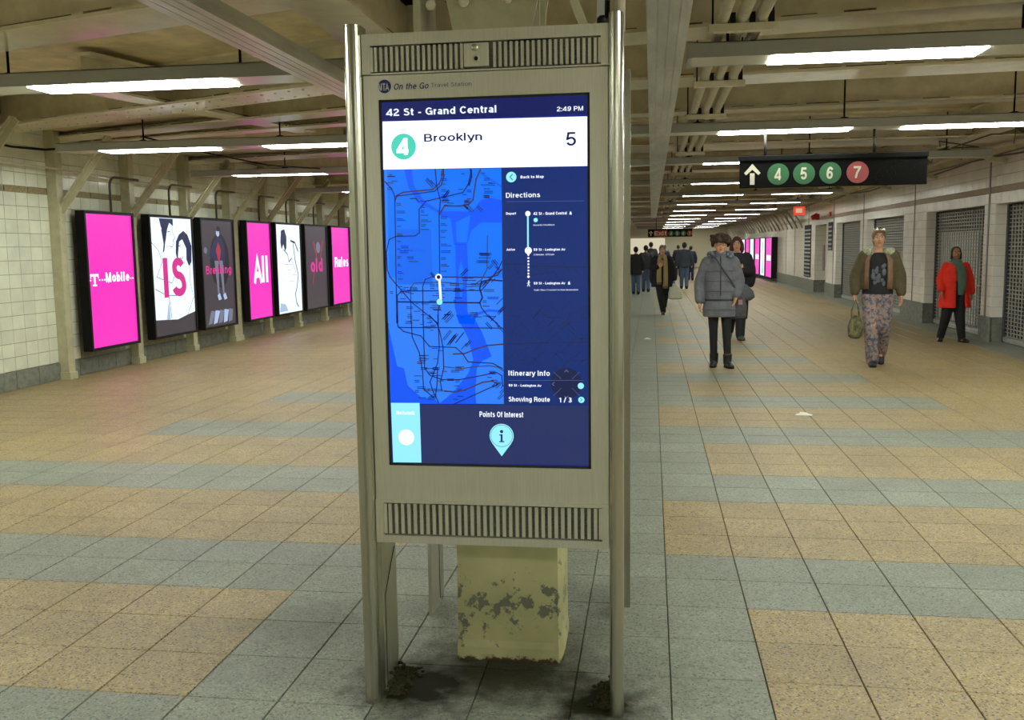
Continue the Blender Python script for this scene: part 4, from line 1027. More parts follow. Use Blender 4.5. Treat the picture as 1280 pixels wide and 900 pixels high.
# ================================================================== COLUMN inside the kiosk pair
def paint():
    m = bpy.data.materials.new('chipped_yellow_paint'); m.use_nodes = True; nt = m.node_tree; N = nt.nodes; L = nt.links; b = N['Principled BSDF']
    g = N.new('ShaderNodeNewGeometry'); n = N.new('ShaderNodeTexNoise'); n.inputs['Scale'].default_value = 17; n.inputs['Detail'].default_value = 9; n.inputs['Roughness'].default_value = .72
    L.new(g.outputs['Position'], n.inputs['Vector'])
    sp = N.new('ShaderNodeSeparateXYZ'); L.new(g.outputs['Position'], sp.inputs[0])
    # chips sit in a belt low on the shaft
    d = N.new('ShaderNodeMath'); d.operation = 'SUBTRACT'; L.new(sp.outputs['Z'], d.inputs[0]); d.inputs[1].default_value = .21
    ab = N.new('ShaderNodeMath'); ab.operation = 'ABSOLUTE'; L.new(d.outputs[0], ab.inputs[0])
    k = N.new('ShaderNodeMath'); k.operation = 'MULTIPLY_ADD'; L.new(ab.outputs[0], k.inputs[0]); k.inputs[1].default_value = -.75; L.new(n.outputs[0], k.inputs[2])
    cr = N.new('ShaderNodeValToRGB'); cr.color_ramp.elements[0].position = .50; cr.color_ramp.elements[1].position = .525
    cr.color_ramp.elements[0].color = (0, 0, 0, 1); cr.color_ramp.elements[1].color = (1, 1, 1, 1); L.new(k.outputs[0], cr.inputs[0])
    n2 = N.new('ShaderNodeTexNoise'); n2.inputs['Scale'].default_value = 5; n2.inputs['Detail'].default_value = 7; L.new(g.outputs['Position'], n2.inputs['Vector'])
    c2 = N.new('ShaderNodeValToRGB'); e = c2.color_ramp.elements; e[0].position = .3; e[0].color = (.38, .37, .18, 1); e[1].position = .7; e[1].color = (.56, .54, .29, 1); L.new(n2.outputs[0], c2.inputs[0])
    mx = N.new('ShaderNodeMix'); mx.data_type = 'RGBA'; L.new(cr.outputs[0], mx.inputs[0]); L.new(c2.outputs[0], mx.inputs[6]); mx.inputs[7].default_value = (.17, .17, .13, 1)
    # rust line where it meets the floor
    r = N.new('ShaderNodeMath'); r.operation = 'MULTIPLY_ADD'; L.new(n.outputs[0], r.inputs[0]); r.inputs[1].default_value = .10; L.new(sp.outputs['Z'], r.inputs[2])
    cr2 = N.new('ShaderNodeValToRGB'); cr2.color_ramp.elements[0].position = .058; cr2.color_ramp.elements[1].position = .066
    cr2.color_ramp.elements[0].color = (1, 1, 1, 1); cr2.color_ramp.elements[1].color = (0, 0, 0, 1); L.new(r.outputs[0], cr2.inputs[0])
    mx2 = N.new('ShaderNodeMix'); mx2.data_type = 'RGBA'; L.new(cr2.outputs[0], mx2.inputs[0]); L.new(mx.outputs[2], mx2.inputs[6]); mx2.inputs[7].default_value = (.06, .028, .012, 1)
    L.new(mx2.outputs[2], b.inputs['Base Color']); b.inputs['Roughness'].default_value = .55
    bp = N.new('ShaderNodeBump'); bp.inputs['Strength'].default_value = .5; bp.inputs['Distance'].default_value = .004; bp.invert = True; L.new(cr.outputs[0], bp.inputs['Height']); L.new(bp.outputs[0], b.inputs['Normal'])
    return m
M_YEL = paint()
col = thing('column', 'riveted steel column with a chipped yellow concrete base behind the kiosk', 'column', (-.513, 3.42, 0))
m = MB(); hx, hy, ch = .184, .135, .0
def colsec(z, k=0): return [(-hx-k, -hy-k, z), (hx+k*.4, -hy-k, z), (hx+.012+k, -hy+.03, z), (hx+.012+k, hy+k, z), (-hx-k, hy+k, z)]
secs = [colsec(0, .004), colsec(.05, .004), colsec(.075, 0), colsec(1.0, 0)]
vs = [v for s_ in secs for v in s_]; n = 5
m.add(vs, [(i*n+j, i*n+(j+1) % n, (i+1)*n+(j+1) % n, (i+1)*n+j) for i in range(3) for j in range(n)]+[tuple(range(n-1, -1, -1)), tuple(3*n+j for j in range(n))])
m.build('base', M_YEL, col)
m = MB()
m.box(-.135, .135, -.10, -.085, 1.0, 3.2).box(-.135, .135, .085, .10, 1.0, 3.2).box(-.01, .01, -.085, .085, 1.0, 3.2); m.build('shaft', M_POST, col)
for yy in (-.125, .11):
    m = MB()
    vs = [(-.15, yy, 2.18), (.10, yy, 2.18), (.24, yy, 2.85), (-.28, yy, 2.85)]
    vs = vs+[(a, b+.015, c) for a, b, c in vs]
    m.add(vs, [(0, 1, 2, 3), (7, 6, 5, 4), (0, 4, 5, 1), (1, 5, 6, 2), (2, 6, 7, 3), (3, 7, 4, 0)])
    m.build('gusset_plate', M_POST, col)
MB().box(-.295, -.27, -.14, .1, 2.2, 2.86).build('flange', M_POST, col)
m = MB()
for (xx, zz) in ((-.235, 2.325), (-.12, 2.33), (.03, 2.335), (.15, 2.34), (-.23, 2.5), (-.1, 2.5), (.03, 2.5), (.16, 2.5)): m.ball((xx*1.0, -.132, zz), .0185, 12, sc=(1, .7, 1))
for x_ in (-.18, .2): pass
m.build('rivets', M_BEAM, col, kind='stuff')
m = MB(); m.bar((.215, -.1, 2.42), (.30, -.1, 2.20), .03, .02, up=(0, 1, 0)).bar((.30, -.1, 2.20), (.262, -.1, 2.15), .02, .02, up=(0, 1, 0)); m.build('bracket', M_POST, col)
m = MB().box(-.35, .35, -.2, .2, 2.83, 2.86); m.build('cap_plate', M_POST, col)

# ================================================================== SECURITY GATES
def gate(a, b_, label, pale=None):
    W = b_-a; x = XR+REC-.03
    t = thing('security_gate', label, 'gate', (x, (a+b_)/2, 0), 0, 'roll-down grilles in the tiled wall')
    m = MB(); n = 34; H = HEAD
    for k in range(n):
        z = .10+(H-.16)*k/(n-1); m.tube([(0, -W/2+.04, z), (0, W/2-.04, z)], .008, 5)
    nv = int(W/.125)
    for j in range(nv+1):
        y = -W/2+.05+(W-.1)*j/nv
        m.box(-.009, .009, y-.012, y+.012, .08, H-.03)
    m.build('grille', M_GATE, t, kind='stuff')
    for s in (-1, 1): MB().box(-.03, .03, s*(W/2-.035)-.03, s*(W/2-.035)+.03, 0.0, H-.02, bev=.004).build('guide_rail', mat('dark_rail', (.10, .10, .10, 1), .45, .5), t)
    MB().box(-.025, .025, -W/2+.04, W/2-.04, .012, .085, bev=.006).build('bottom_bar', M_GATE, t)
    bt = MB().tube([(-.03, -W/2+.25, .05), (-.07, -W/2+.25, .05)], .02, 10); bt.build('lock', M_STEEL, t)
    if pale:
        d_ = .05 if pale[2] == .12 else .50
        MB().box(d_, d_+.03, pale[0]*W-W/2, pale[1]*W-W/2, pale[2], pale[3], bev=.005).build('shop_panel', mat('white_shop_panel', (.85, .86, .82, 1), .4) if pale[2] == .12 else M_PALE, t)
        MB().box(.36, .48, -W/2+.02, W/2-.02, 0, pale[2]).build('counter', mat('counter_grey', (.2, .2, .19, 1), .5), t)
gate(*openings[0], 'steel roll-down grille in the opening at the right edge of the photo', (.1, .98, .05, 1.9))
gate(*openings[1], 'steel roll-down grille with pale shop front behind, behind the person in red', (.31, .955, .12, 1.67))
gate(*openings[2], 'steel roll-down grille behind the person with sunglasses on their head', (.1, .9, .05, 1.3))
gate(*openings[3], 'farthest steel roll-down grille, left of the person with sunglasses')
# louvres, notice panel and alarms on the right wall
def louvre(y0, y1, z0, z1, label):
    t = thing('wall_louvre', label, 'vent', (XR-.02, (y0+y1)/2, z0)); W = y1-y0; H = z1-z0
    MB().box(.0, .018, -W/2, W/2, 0, H).build('backing', M_DARK, t)
    me = MB().add([(-.012, -W/2, 0), (-.012, W/2, 0), (.0, W/2, .05), (.0, -W/2, .05), (-.016, -W/2, 0), (-.016, W/2, 0)], [(0, 1, 2, 3), (4, 5, 2, 3), (0, 4, 5, 1)]).mesh('slat', mat('dark_slat', (.10, .10, .10, 1), .4))
    for k in range(int(H/.12)): inst(me, 'slat', t, (0, 0, .03+k*.12))
louvre(27.75, 28.35, 1.30, 2.09, 'short black louvre high on the white tiled pier')
louvre(31.35, 32.6, .43, 2.09, 'tall black louvre on the white tiled wall beyond the alcove')
t = thing('notice_panel', 'narrow grey notice panel on the white tiled corner', 'panel', (XR-.04, 28.95, .7)); MB().box(0, .035, -.10, .10, 0, .75, bev=.004).build('panel', mat('notice_mauve', (.25, .18, .19, 1), .4), t)
t = thing('alarm_box', 'small red alarm on the wall above the short louvre', 'alarm', (XR-.05, 28.1, 2.25)); MB().box(0, .05, -.09, .09, 0, .13, bev=.01).build('housing', M_RED, t); MB().ball((0, 0, .065), .03, 8).build('lens', G_WHITE, t)
t = thing('exit_light', 'red and white box sign hanging beside the end of the light channels', 'sign', (4.45, 30.2, 2.36))
MB().box(-.17, .17, 0, .08, 0, .26, bev=.01).build('housing', emis('exit_red', (.75, .09, .04, 1), .9), t); MB().box(-.11, .08, -.004, 0, .07, .2).build('face', emis('exit_face', (.9, .5, .35, 1), .8), t)
MB().tube([(0, .04, .26), (0, .04, .6)], .01, 6).build('rod', M_BLACK, t)
t = thing('alarm_bell', 'red alarm bell on the pipe near the alcove', 'alarm', (4.82, 29.6, 2.25)); MB().tube([(-.10, 0, .0), (.06, .05, .08)], [.07, .085], 14).build('bell', M_RED, t); MB().box(-.02, .12, -.03, .06, -.05, .12, bev=.01).build('bracket', M_RED, t)
# litter
def litter(x, y, s, label):
    m = MB(); m.add([(-s, -.02, .004), (s*.9, -.035, .004), (s, .02, .006), (-s*.3, .035, .016), (-s*.8, .02, .01)], [(0, 1, 2, 3, 4)]).add([(-s*.5, -.01, .017), (s*.6, -.01, .012), (s*.4, .03, .02), (-s*.4, .03, .025)], [(0, 1, 2, 3)])
    m.box(-s*.9, s*.8, -.02, .02, .001, .004)
    tag(m.build('paper_scrap', mat('paper_white', (.85, .84, .78, 1), .7), loc=(x, y, 0)), label, 'litter')
litter(1.33, 8.53, .075, 'white scrap of paper on the tan floor tiles right of the kiosk')
litter(-.06, 15.45, .06, 'white scrap of paper on the grey floor beside the kiosk pole')
# ================================================================== PEOPLE
REM = []
def remesh(o, vox, smooth=4):
    m = o.modifiers.new('r', 'REMESH'); m.mode = 'VOXEL'; m.voxel_size = vox; m.use_smooth_shade = True
    s = o.modifiers.new('s', 'SMOOTH'); s.factor = .5; s.iterations = smooth
    REM.append(o); return o
def flush_remesh():
    dg = bpy.context.evaluated_depsgraph_get()
    out = []
    for o in REM: out.append(bpy.data.meshes.new_from_object(o.evaluated_get(dg)))
    for o, me in zip(REM, out):
        old = o.data; o.modifiers.clear(); mats = list(old.materials); me.materials.clear()
        for m in mats: me.materials.append(m)
        me.polygons.foreach_set('material_index', [0]*len(me.polygons)); me.polygons.foreach_set('use_smooth', [True]*len(me.polygons)); o.data = me
V = Vector
def limb(mb, pts, rs, n=14, sub=4):      # rounded tapering limb with soft joints
    P_, R_ = [], []
    pts = [V(p) for p in pts]
    for i in range(len(pts)-1):
        for k in range(sub):
            t = k/sub; P_.append(pts[i].lerp(pts[i+1], t)); R_.append(rs[i]*(1-t)+rs[i+1]*t)
    P_.append(pts[-1]); R_.append(rs[-1])
    Q = P_[:]
    for i in range(1, len(P_)-1): Q[i] = P_[i]*.6+(P_[i-1]+P_[i+1])*.2
    mb.tube(Q, R_, n); mb.ball(Q[0], R_[0]*.98, 12); mb.ball(Q[-1], R_[-1]*.98, 12)
def hand(mb, wrist, d, side, nrm=(0, -1, 0), curl=.5):
    """wrist point, pointing direction, palm normal; side = +1 or -1 puts the thumb"""
    d = V(d).normalized(); n = V(nrm); n = (n-d*n.dot(d)).normalized(); x = d.cross(n)*side
    w = V(wrist)
    rot = Matrix((x, n, d)).transposed()
    mb.ball(w+d*.048, .05, 12, sc=(.82, .36, 1.0), rot=rot)
    mb.tube([w-d*.02, w+d*.03], [.026, .030], 10, flat=.8)
    for k, (o, L) in enumerate(((-.030, .060), (-.010, .074), (.011, .078), (.031, .068))):
        b = w+d*.085+x*o; a = 0; pts = [b-d*.02]; p = b; pts.append(p)
        for sgm in range(3):
            a += curl*.55; dr = d*math.cos(a)+n*math.sin(a); p = p+dr*L*(.46, .30, .24)[sgm]; pts.append(p)
        mb.tube(pts, [.0105, .0105, .0100, .0092, .0075], 8)
    t0 = w+d*.03+x*.030
    mb.tube([t0-x*.01, t0+x*.022+d*.022+n*.01, t0+x*.030+d*.05+n*.018, t0+x*.026+d*.072+n*.024], [.014, .0125, .0115, .009], 8)
SKIN = mat('skin', S(196, 150, 122), .5, spec=.35); SKIN2 = mat('skin_tan', S(214, 162, 126), .5, spec=.35); SKIN3 = mat('skin_brown', S(158, 108, 80), .5, spec=.35)
LIP = mat('lips', S(160, 84, 80), .45); EYEW = mat('eye_white', S(215, 210, 200), .3); EYED = mat('eye_dark', S(40, 28, 22), .3)
def person(label, loc, rz, H, pose, skin=SKIN, group=None, detail=True, hipw=.085, head=(0, 0, 0), lean=0, face=True):
    s = H/1.70
    t = thing('person', label, 'person', loc, rz, group); t.scale = (s, s, s)
    mb = MB()
    vox = .0085 if detail else .02
    hx, hy, hz = head
    # torso, neck
    mb.loft([(0, 0, .82, .10, .08), (0, 0, .90, .155, .105), (0, 0, .98, .145, .10), (0, -.005, 1.08, .125, .09), (0, -.008, 1.20, .145, .105), (0, -.005, 1.31, .165, .11), (0, .0, 1.38, .150, .085), (0, .0, 1.43, .07, .06)], 20)
    mb.tube([(0, .01, 1.38), (hx*.4, .0+hy*.4, 1.45), (hx, hy, 1.52)], [.062, .052, .05], 12)
    # head
    c = V((hx, hy, 1.585+hz))
    mb.ball(c+V((0, .012, .018)), .1, 18, sc=(.76, .94, 1.0)); mb.ball(c+V((0, -.028, -.035)), .075, 16, sc=(.80, .78, 1.06)); mb.ball(c+V((0, -.055, -.092)), .026, 10)
    mb.tube([c+V((0, -.088, .012)), c+V((0, -.104, -.022))], [.008, .0135], 8); mb.ball(c+V((0, -.102, -.024)), .014, 8)
    for q in (-1, 1):
        mb.ball(c+V((q*.076, .004, -.008)), .024, 8, sc=(.35, .6, 1)); mb.ball(c+V((q*.033, -.060, -.030)), .028, 8)
        mb.ball(c+V((q*.030, -.083, .030)), .014, 8, sc=(1.4, .6, .5))
    # arms, hands
    for q, key in ((-1, 'aL'), (1, 'aR')):
        el, wr_, hd = pose[key][:3]; sh = V((q*.165, 0, 1.375))
        limb(mb, [sh, el, wr_], [.052, .040, .026])
        kw = pose[key][3] if len(pose[key]) > 3 else {}
        if detail: hand(mb, wr_, hd, kw.get('side', -q), kw.get('n', (0, .2, 0) if False else (-q, -.3, 0)), kw.get('curl', .5))
        else: mb.ball(V(wr_)+V(hd).normalized()*.06, .05, 8, sc=(.6, .6, 1.2))
    for q, key in ((-1, 'lL'), (1, 'lR')):
        kn, an = pose[key][:2]; hp = V((q*hipw, 0, .88))
        limb(mb, [hp, kn, an], [.088, .056, .040])
        mb.ball(V(an)+V((0, -.045, -.040)), .034, 10, sc=(.8, 2.0, .7))
    b = mb.build('body', skin, t); remesh(b, vox, 3 if detail else 2)
    if face and detail:
        for q in (-1, 1):
            e = MB().ball(c+V((q*.032, -.0865, .016)), .0125, 10, sc=(1.25, .6, .75)).build('eye', EYEW, t)
            MB().ball(c+V((q*.032, -.0925, .016)), .0075, 8, sc=(1, .5, 1)).build('iris', EYED, e)
        e = MB(); e.ball(c+V((0, -.0965, -.058)), .022, 10, sc=(1, .35, .30)); e.build('mouth', LIP, t)
        for q in (-1, 1): MB().bar(c+V((q*.014, -.099, .038)), c+V((q*.050, -.087, .040)), .007, .007).build('eyebrow', EYED, t)
    t['hc'] = tuple(c)
    return t, c
def trousers(t, pose, m, r=(.105, .072, .058), top=.96, hem=.10, vox=.012, hipw=.085, name='trousers'):
    mb = MB(); mb.loft([(0, 0, .80, .12, .10), (0, 0, .90, .17, .12), (0, 0, top, .165, .115)], 18)
    for q, key in ((-1, 'lL'), (1, 'lR')):
        kn, an = V(pose[key][0]), V(pose[key][1]); end = an+(kn-an).normalized()*(hem-.105)
        limb(mb, [(q*hipw, 0, .86), kn, end], r)
    return remesh(mb.build(name, m, t), vox)
def shoes(t, pose, m, boot=.0):
    for key in ('lL', 'lR'):
        an = V(pose[key][1]); yaw = pose[key][2] if len(pose[key]) > 2 else 0; pit = pose[key][3] if len(pose[key]) > 3 else 0
        R_ = Matrix.Rotation(yaw, 3, 'Z') @ Matrix.Rotation(pit, 3, 'X')
        mb = MB(); f = lambda x, y, z: an+R_ @ V((x, y, z))
        mb.ball(f(0, .02, -.032), .060, 12, sc=(.85, 1.0, .85), rot=R_); mb.ball(f(0, -.07, -.042), .066, 12, sc=(.80, 1.35, .62), rot=R_); mb.ball(f(0, -.13, -.050), .052, 12, sc=(.90, 1.05, .60), rot=R_)
        mb.tube([f(0, .015, -.03), f(0, .015, .03+boot)], [.056, .062], 12)
        o = mb.build('shoe', m, t); remesh(o, .010, 3)
        so = MB(); pts = [f(x, y, -.079) for x, y in ((-.035, .06), (.035, .06), (.047, -.05), (.038, -.15), (0, -.175), (-.038, -.15), (-.047, -.05))]
        vs = pts+[p+V((0, 0, .018)) for p in pts]; n = 7
        so.add(vs, [(i, (i+1) % n, n+(i+1) % n, n+i) for i in range(n)]+[tuple(range(n-1, -1, -1)), tuple(range(n, 2*n))]).build('sole', M_BLACK, o)
def sleeves(mb, pose, r=(.075, .062, .048), cut=.03):
    for q, key in ((-1, 'aL'), (1, 'aR')):
        el, wr_ = V(pose[key][0]), V(pose[key][1]); end = wr_-(wr_-el).normalized()*cut
        limb(mb, [(q*.160, 0, 1.365), el, end], r)
def hair(t, c, m, long=0, bun=False, w=1.0):
    mb = MB(); mb.ball(c+V((0, .024, .030)), .106, 16, sc=(.83*w, .96, 1.02))
    mb.ball(c+V((0, .045, -.02)), .092, 14, sc=(.86*w, .80, 1.1))
    if long:
        for q in (-1, 1): mb.tube([c+V((q*.06, -.02, .07)), c+V((q*.088, .0, .0)), c+V((q*.090, .015, -.08)), c+V((q*.085, .02, -.08-long))], [.02, .03, .036, .022], 10)
        mb.tube([c+V((0, .07, 0)), c+V((0, .075, -.08-long))], [.07, .05], 12)
    # carve: keep the face clear by stopping the cap at the hairline
    o = mb.build('hair', m, t); remesh(o, .010, 2); return o

FARG = 'people walking in the distance of the passage'
# ---- woman in the grey down coat
pA = dict(aL=((-.262, .03, 1.10), (-.262, -.05, .86), (.0, -.1, -1)), aR=((.250, .03, 1.12), (.200, -.10, .935), (-.25, -.1, -1)),
          lL=((-.080, -.03, .48), (-.070, .0, .08), -.15), lR=((.085, -.05, .48), (.105, -.10, .08), .25))
C_GREY = mat('grey_quilted_fabric', S(104, 106, 114), .75, noise=.15, nscale=14)
C_BLK = mat('black_knit', (.008, .008, .010, 1), .8); C_BLKC = mat('black_wool', (.012, .012, .016, 1), .85)
FUR = mat('grey_fur', S(150, 155, 170), .95, col2=S(52, 56, 78), nscale=40, bump=.8); FURH = mat('dark_fur_hat', S(26, 20, 18), .95, col2=S(84, 66, 46), nscale=22, bump=.8)
t, c = person('person in grey down coat and dark fur hat walking towards the camera', (.835, 11.96, 0), -.02, 1.60, pA, SKIN2)
trousers(t, pA, C_BLK, (.088, .058, .045)); shoes(t, pA, mat('black_leather', (.012, .012, .013, 1), .3), .07)
mb = MB(); mb.loft([(0, 0, .66, .215, .165), (0, 0, .70, .222, .17), (0, 0, .80, .220, .165), (0, 0, .87, .196, .148), (0, 0, .90, .200, .15), (0, -.005, 1.02, .205, .158), (0, -.005, 1.14, .205, .155), (0, 0, 1.28, .21, .15), (0, 0, 1.37, .185, .125), (0, 0, 1.42, .10, .095), (0, -.0, 1.465, .085, .085)], 24)
sleeves(mb, pA, (.088, .076, .062), .02)
co = remesh(mb.build('coat', C_GREY, t), .012, 5)
for z, rx, ry, w_ in ((1.26, .214, .155, .006), (1.13, .212, .163, .006), (1.0, .212, .163, .006), (.76, .226, .172, .006)):
    MB().loft([(0, -.003, z-w_, rx, ry), (0, -.003, z, rx+.004, ry+.004), (0, -.003, z+w_, rx, ry)], 28).build('quilt_seam', C_GREY, co)
MB().loft([(0, 0, .868, .199, .150), (0, 0, .882, .208, .158), (0, 0, .896, .202, .152)], 28).build('drawstring', mat('charcoal_cord', S(58, 60, 66), .8), co)
MB().tube([(0.0, -.098, 1.44), (0.0, -.168, 1.28), (0, -.170, 1.1), (.0, -.162, .95)], .006, 6).build('zip', mat('dark_zip', (.05, .05, .06, 1), .4), co)
mb = MB()
for k in range(13):
    a = PI*(.10+.80*k/12)+PI; a = -PI*.18+k*(PI*1.36)/12
    mb.ball((math.cos(a)*.135, math.sin(a)*.105+.01, 1.465+.012*math.sin(a)), .046, 10)
remesh(mb.build('fur_collar', FUR, t), .012, 1)
mb = MB(); mb.loft([(0, .0, 1.44, .075, .075), (0, -.008, 1.47, .078, .080), (0, .0, 1.50, .062, .066)], 16); mb.build('neck_gaiter', C_GREY, t)
random.seed(9); mb = MB(); mb.ball(c+V((.004, .01, .085)), .122, 18, sc=(1.06, 1.05, .66)); mb.loft([(c.x, c.y+.01, c.z+.040, .120, .126), (c.x, c.y+.01, c.z+.075, .132, .134), (c.x, c.y+.01, c.z+.11, .116, .12)], 18)
for k in range(40): a = random.uniform(0, 2*PI); mb.ball(c+V((.122*math.cos(a), .01+.124*math.sin(a), random.uniform(.045, .13))), .022, 8)
mb.ball(c+V((.112, .0, .045)), .045, 10, sc=(.8, 1, 1.1))
for q in (-1, 1): mb.ball(c+V((q*.095, .03, .02)), .04, 10, sc=(.7, 1, 1.2))
remesh(mb.build('fur_hat', FURH, t), .011, 2)
mb = MB()
for q in (-1, 1):
    mb.tube([c+V((q*.033+.022*math.cos(a), -.106, .012+.016*math.sin(a))) for a in [2*PI*k/12 for k in range(13)]], .0026, 6)
mb.tube([c+V((-.012, -.106, .014)), c+V((.012, -.106, .014))], .0025, 6); mb.build('glasses', mat('glasses_frame', (.05, .03, .02, 1), .3), t)
gb = thing('shoulder_bag', 'grey shoulder bag on a long strap at the hip of the grey down coat', 'bag', (1.07, 11.94, .60))
mb = MB(); mb.loft([(0, 0, .0, .06, .04), (0, 0, .03, .088, .055), (0, 0, .14, .092, .06), (0, 0, .25, .06, .045), (0, 0, .28, .04, .02)], 16, p=3); remesh(mb.build('bag_body', mat('charcoal_cloth', S(74, 74, 80), .8, noise=.2), gb), .010)
MB().tube([(-.02, -.0, .27), (-.04, -.05, .34), (-.12, -.135, .47), (-.20, -.165, .58), (-.29, -.162, .72), (-.37, -.10, .79)], .009, 8, flat=.5).build('strap', mat('dark_strap', S(62, 64, 72), .7), gb)
MB().box(-.02, .03, -.066, -.058, .17, .23, bev=.003).build('tag', mat('tag_rose', S(160, 110, 115), .6), gb)

# ---- person in black coat behind
pB = dict(aL=((-.25, .02, 1.12), (-.22, -.12, .95), (0, -.4, -1)), aR=((.245, .0, 1.13), (.085, -.19, 1.15), (-.6, -.1, .9), dict(n=(0, .9, 0), curl=.6)),
          lL=((-.075, .02, .50), (-.10, .14, .14), -.1, .5), lR=((.075, -.06, .48), (.070, -.12, .08), .3))
t, c = person('person with auburn hair in a black coat walking just behind the grey coat', (1.33, 15.45, 0), -.06, 1.61, pB, SKIN)
trousers(t, pB, C_BLKC, (.12, .095, .075)); shoes(t, pB, mat('grey_leather', S(70, 74, 76), .5), .02)
mb = MB(); mb.loft([(0, .01, .34, .19, .17), (0, 0, .5, .20, .165), (0, 0, .75, .205, .16), (0, 0, .95, .19, .145), (0, 0, 1.15, .21, .15), (0, 0, 1.32, .205, .145), (0, 0, 1.41, .14, .11), (0, 0, 1.45, .08, .08)], 22)
sleeves(mb, pB, (.095, .088, .066), .02); mb.ball((.24, .03, 1.05), .10, 12, sc=(.8, .9, 1.9)); remesh(mb.build('coat', C_BLKC, t), .013, 4)
hair(t, c, mat('auburn_hair', S(72, 34, 28), .6, noise=.2, nscale=60), .06)
bb = thing('handbag', 'grey slouchy bag carried in front of the person in the black coat', 'bag', (1.43, 15.2, .63))
mb = MB(); mb.loft([(0, 0, .0, .10, .06), (0, 0, .05, .17, .08), (-.02, 0, .15, .16, .08), (-.05, 0, .26, .08, .05)], 16); remesh(mb.build('bag_body', mat('grey_bag', S(84, 84, 92), .75, noise=.15), bb), .012)
MB().tube([(-.07, .0, .24), (-.15, .06, .38), (-.14, .14, .62)], .012, 8).build('strap', C_BLKC, bb)

# ---- person with sunglasses on the head, olive jacket, patterned trousers
pD = dict(aL=((-.262, .04, 1.12), (-.268, -.02, .90), (.03, -.05, -1), dict(curl=1.3)), aR=((.262, .05, 1.12), (.275, -.02, .89), (.0, -.12, -1), dict(curl=.45)),
          lL=((-.070, -.10, .49), (-.040, -.06, .08), 0), lR=((.085, -.02, .50), (.075, .22, .15), 0, .5))
t, c = person('person in olive jacket and floral trousers with sunglasses pushed up on the head', (2.72, 12.1, 0), -.14, 1.665, pD, SKIN)
FLOR = mat('floral_cloth', S(66, 74, 104), .7, col2=S(152, 142, 128), nscale=22)
def floral():
    m = FLOR; nt = m.node_tree; N = nt.nodes; L = nt.links
    cr = [n for n in N if n.type == 'VALTORGB'][0]; e = cr.color_ramp.elements
    e[0].position = .40; e[1].position = .56; x = e.new(.47); x.color = S(112, 100, 108); x = e.new(.62); x.color = S(150, 66, 74); x = e.new(.66); x.color = S(186, 170, 150)
floral()
trousers(t, pD, FLOR, (.108, .088, .080), .97, .10); shoes(t, pD, mat('navy_trainers', S(30, 34, 50), .5))
TEE = mat('black_tee_print', (.010, .010, .012, 1), .8, col2=(.012, .012, .014, 1))
mb = MB(); mb.loft([(0, 0, .90, .185, .130), (0, 0, 1.0, .180, .128), (0, -.005, 1.15, .168, .124), (0, -.005, 1.3, .178, .125), (0, 0, 1.38, .145, .095), (0, 0, 1.415, .082, .07)], 22)
tee = remesh(mb.build('t_shirt', TEE, t), .012, 3)
mb = MB(); random.seed(4)
for k in range(16):
    x = random.uniform(-.075, .075); z = 1.01+random.random()*.28; r_ = random.uniform(.012, .03)
    yb = -.127*math.sqrt(max(0, 1-(x/.175)**2))-.006
    mb.ball((x, yb, z), r_, 8, sc=(1, .18, random.uniform(.9, 1.9)))
mb.build('chest_print', mat('grey_print', S(92, 94, 104), .8), tee, kind='stuff')
OL = mat('olive_cotton', S(82, 72, 48), .8, noise=.18, nscale=20); LIN = mat('rose_brown_lining', S(128, 98, 78), .8, noise=.15, nscale=20)
mb = MB()      # jacket: back and two open fronts plus sleeves
nseg = 22
def shell(a0, a1, zs, th):
    out = []
    for z, rx, ry in zs:
        for k in range(nseg+1):
            a = a0+(a1-a0)*k/nseg; out.append((rx*math.sin(a), -ry*math.cos(a), z))
    m_ = len(zs); n_ = nseg+1; base = len(out); inner = [(x*(1-th/.18), y*(1-th/.13), z) for x, y, z in out]
    fs = []
    for i in range(m_-1):
        for k in range(nseg):
            a = i*n_+k; fs.append((a, a+1, a+n_+1, a+n_)); fs.append((base+a, base+a+n_, base+a+n_+1, base+a+1))
    for i in range(m_-1):
        for k in (0, nseg): a = i*n_+k; fs.append((a, a+n_, base+a+n_, base+a))
    for k in range(nseg):
        fs.append((k, base+k, base+k+1, k+1)); a = (m_-1)*n_+k; fs.append((a, a+1, base+a+1, base+a))
    return out+inner, fs
vs, fs = shell(.52, 2*PI-.62, [(.955, .205, .152), (1.0, .212, .158), (1.15, .208, .156), (1.3, .205, .15), (1.38, .165, .115), (1.43, .11, .09)], .025); mb.add(vs, fs)
sleeves(mb, pD, (.085, .076, .060), .03); jk = remesh(mb.build('jacket', OL, t), .011, 3)
for sd, a0, a1 in ((1, .50, .86), (-1, -.86, -.60)):
    vs, fs = shell(a0, a1, [(.965, .214, .163), (1.15, .216, .166), (1.32, .206, .158), (1.40, .15, .12)], .012); MB().add(vs, fs, 0, True).build('lining', LIN, jk)
for q, key in ((-1, 'aL'), (1, 'aR')):
    w_ = V(pD[key][1]); e_ = V(pD[key][0]); d_ = (w_-e_).normalized(); MB().tube([w_-d_*.05, w_-d_*.012], .046, 14).build('cuff', C_BLKC, jk)
mb = MB()
for k in range(15):
    a = -.25*PI+k*(1.5*PI)/14; mb.ball((math.cos(a)*.150, math.sin(a)*.10+.01, 1.435-.02*abs(math.cos(a))), .05 if 2 < k < 12 else .055, 10)
remesh(mb.build('fur_collar', mat('cream_fur', S(196, 200, 178), .95, col2=S(120, 118, 92), nscale=45, bump=.8), t), .011, 1)
hair(t, c, mat('brown_hair', S(112, 84, 52), .6, noise=.2, nscale=60), 0, w=.98)
mb = MB()
for q in (-1, 1): mb.ball(c+V((q*.036, -.068, .104)), .030, 12, sc=(1.1, .5, .72))
sg = mb.build('sunglasses', mat('mirror_lens', (.85, .86, .9, 1), .08, 1), t)
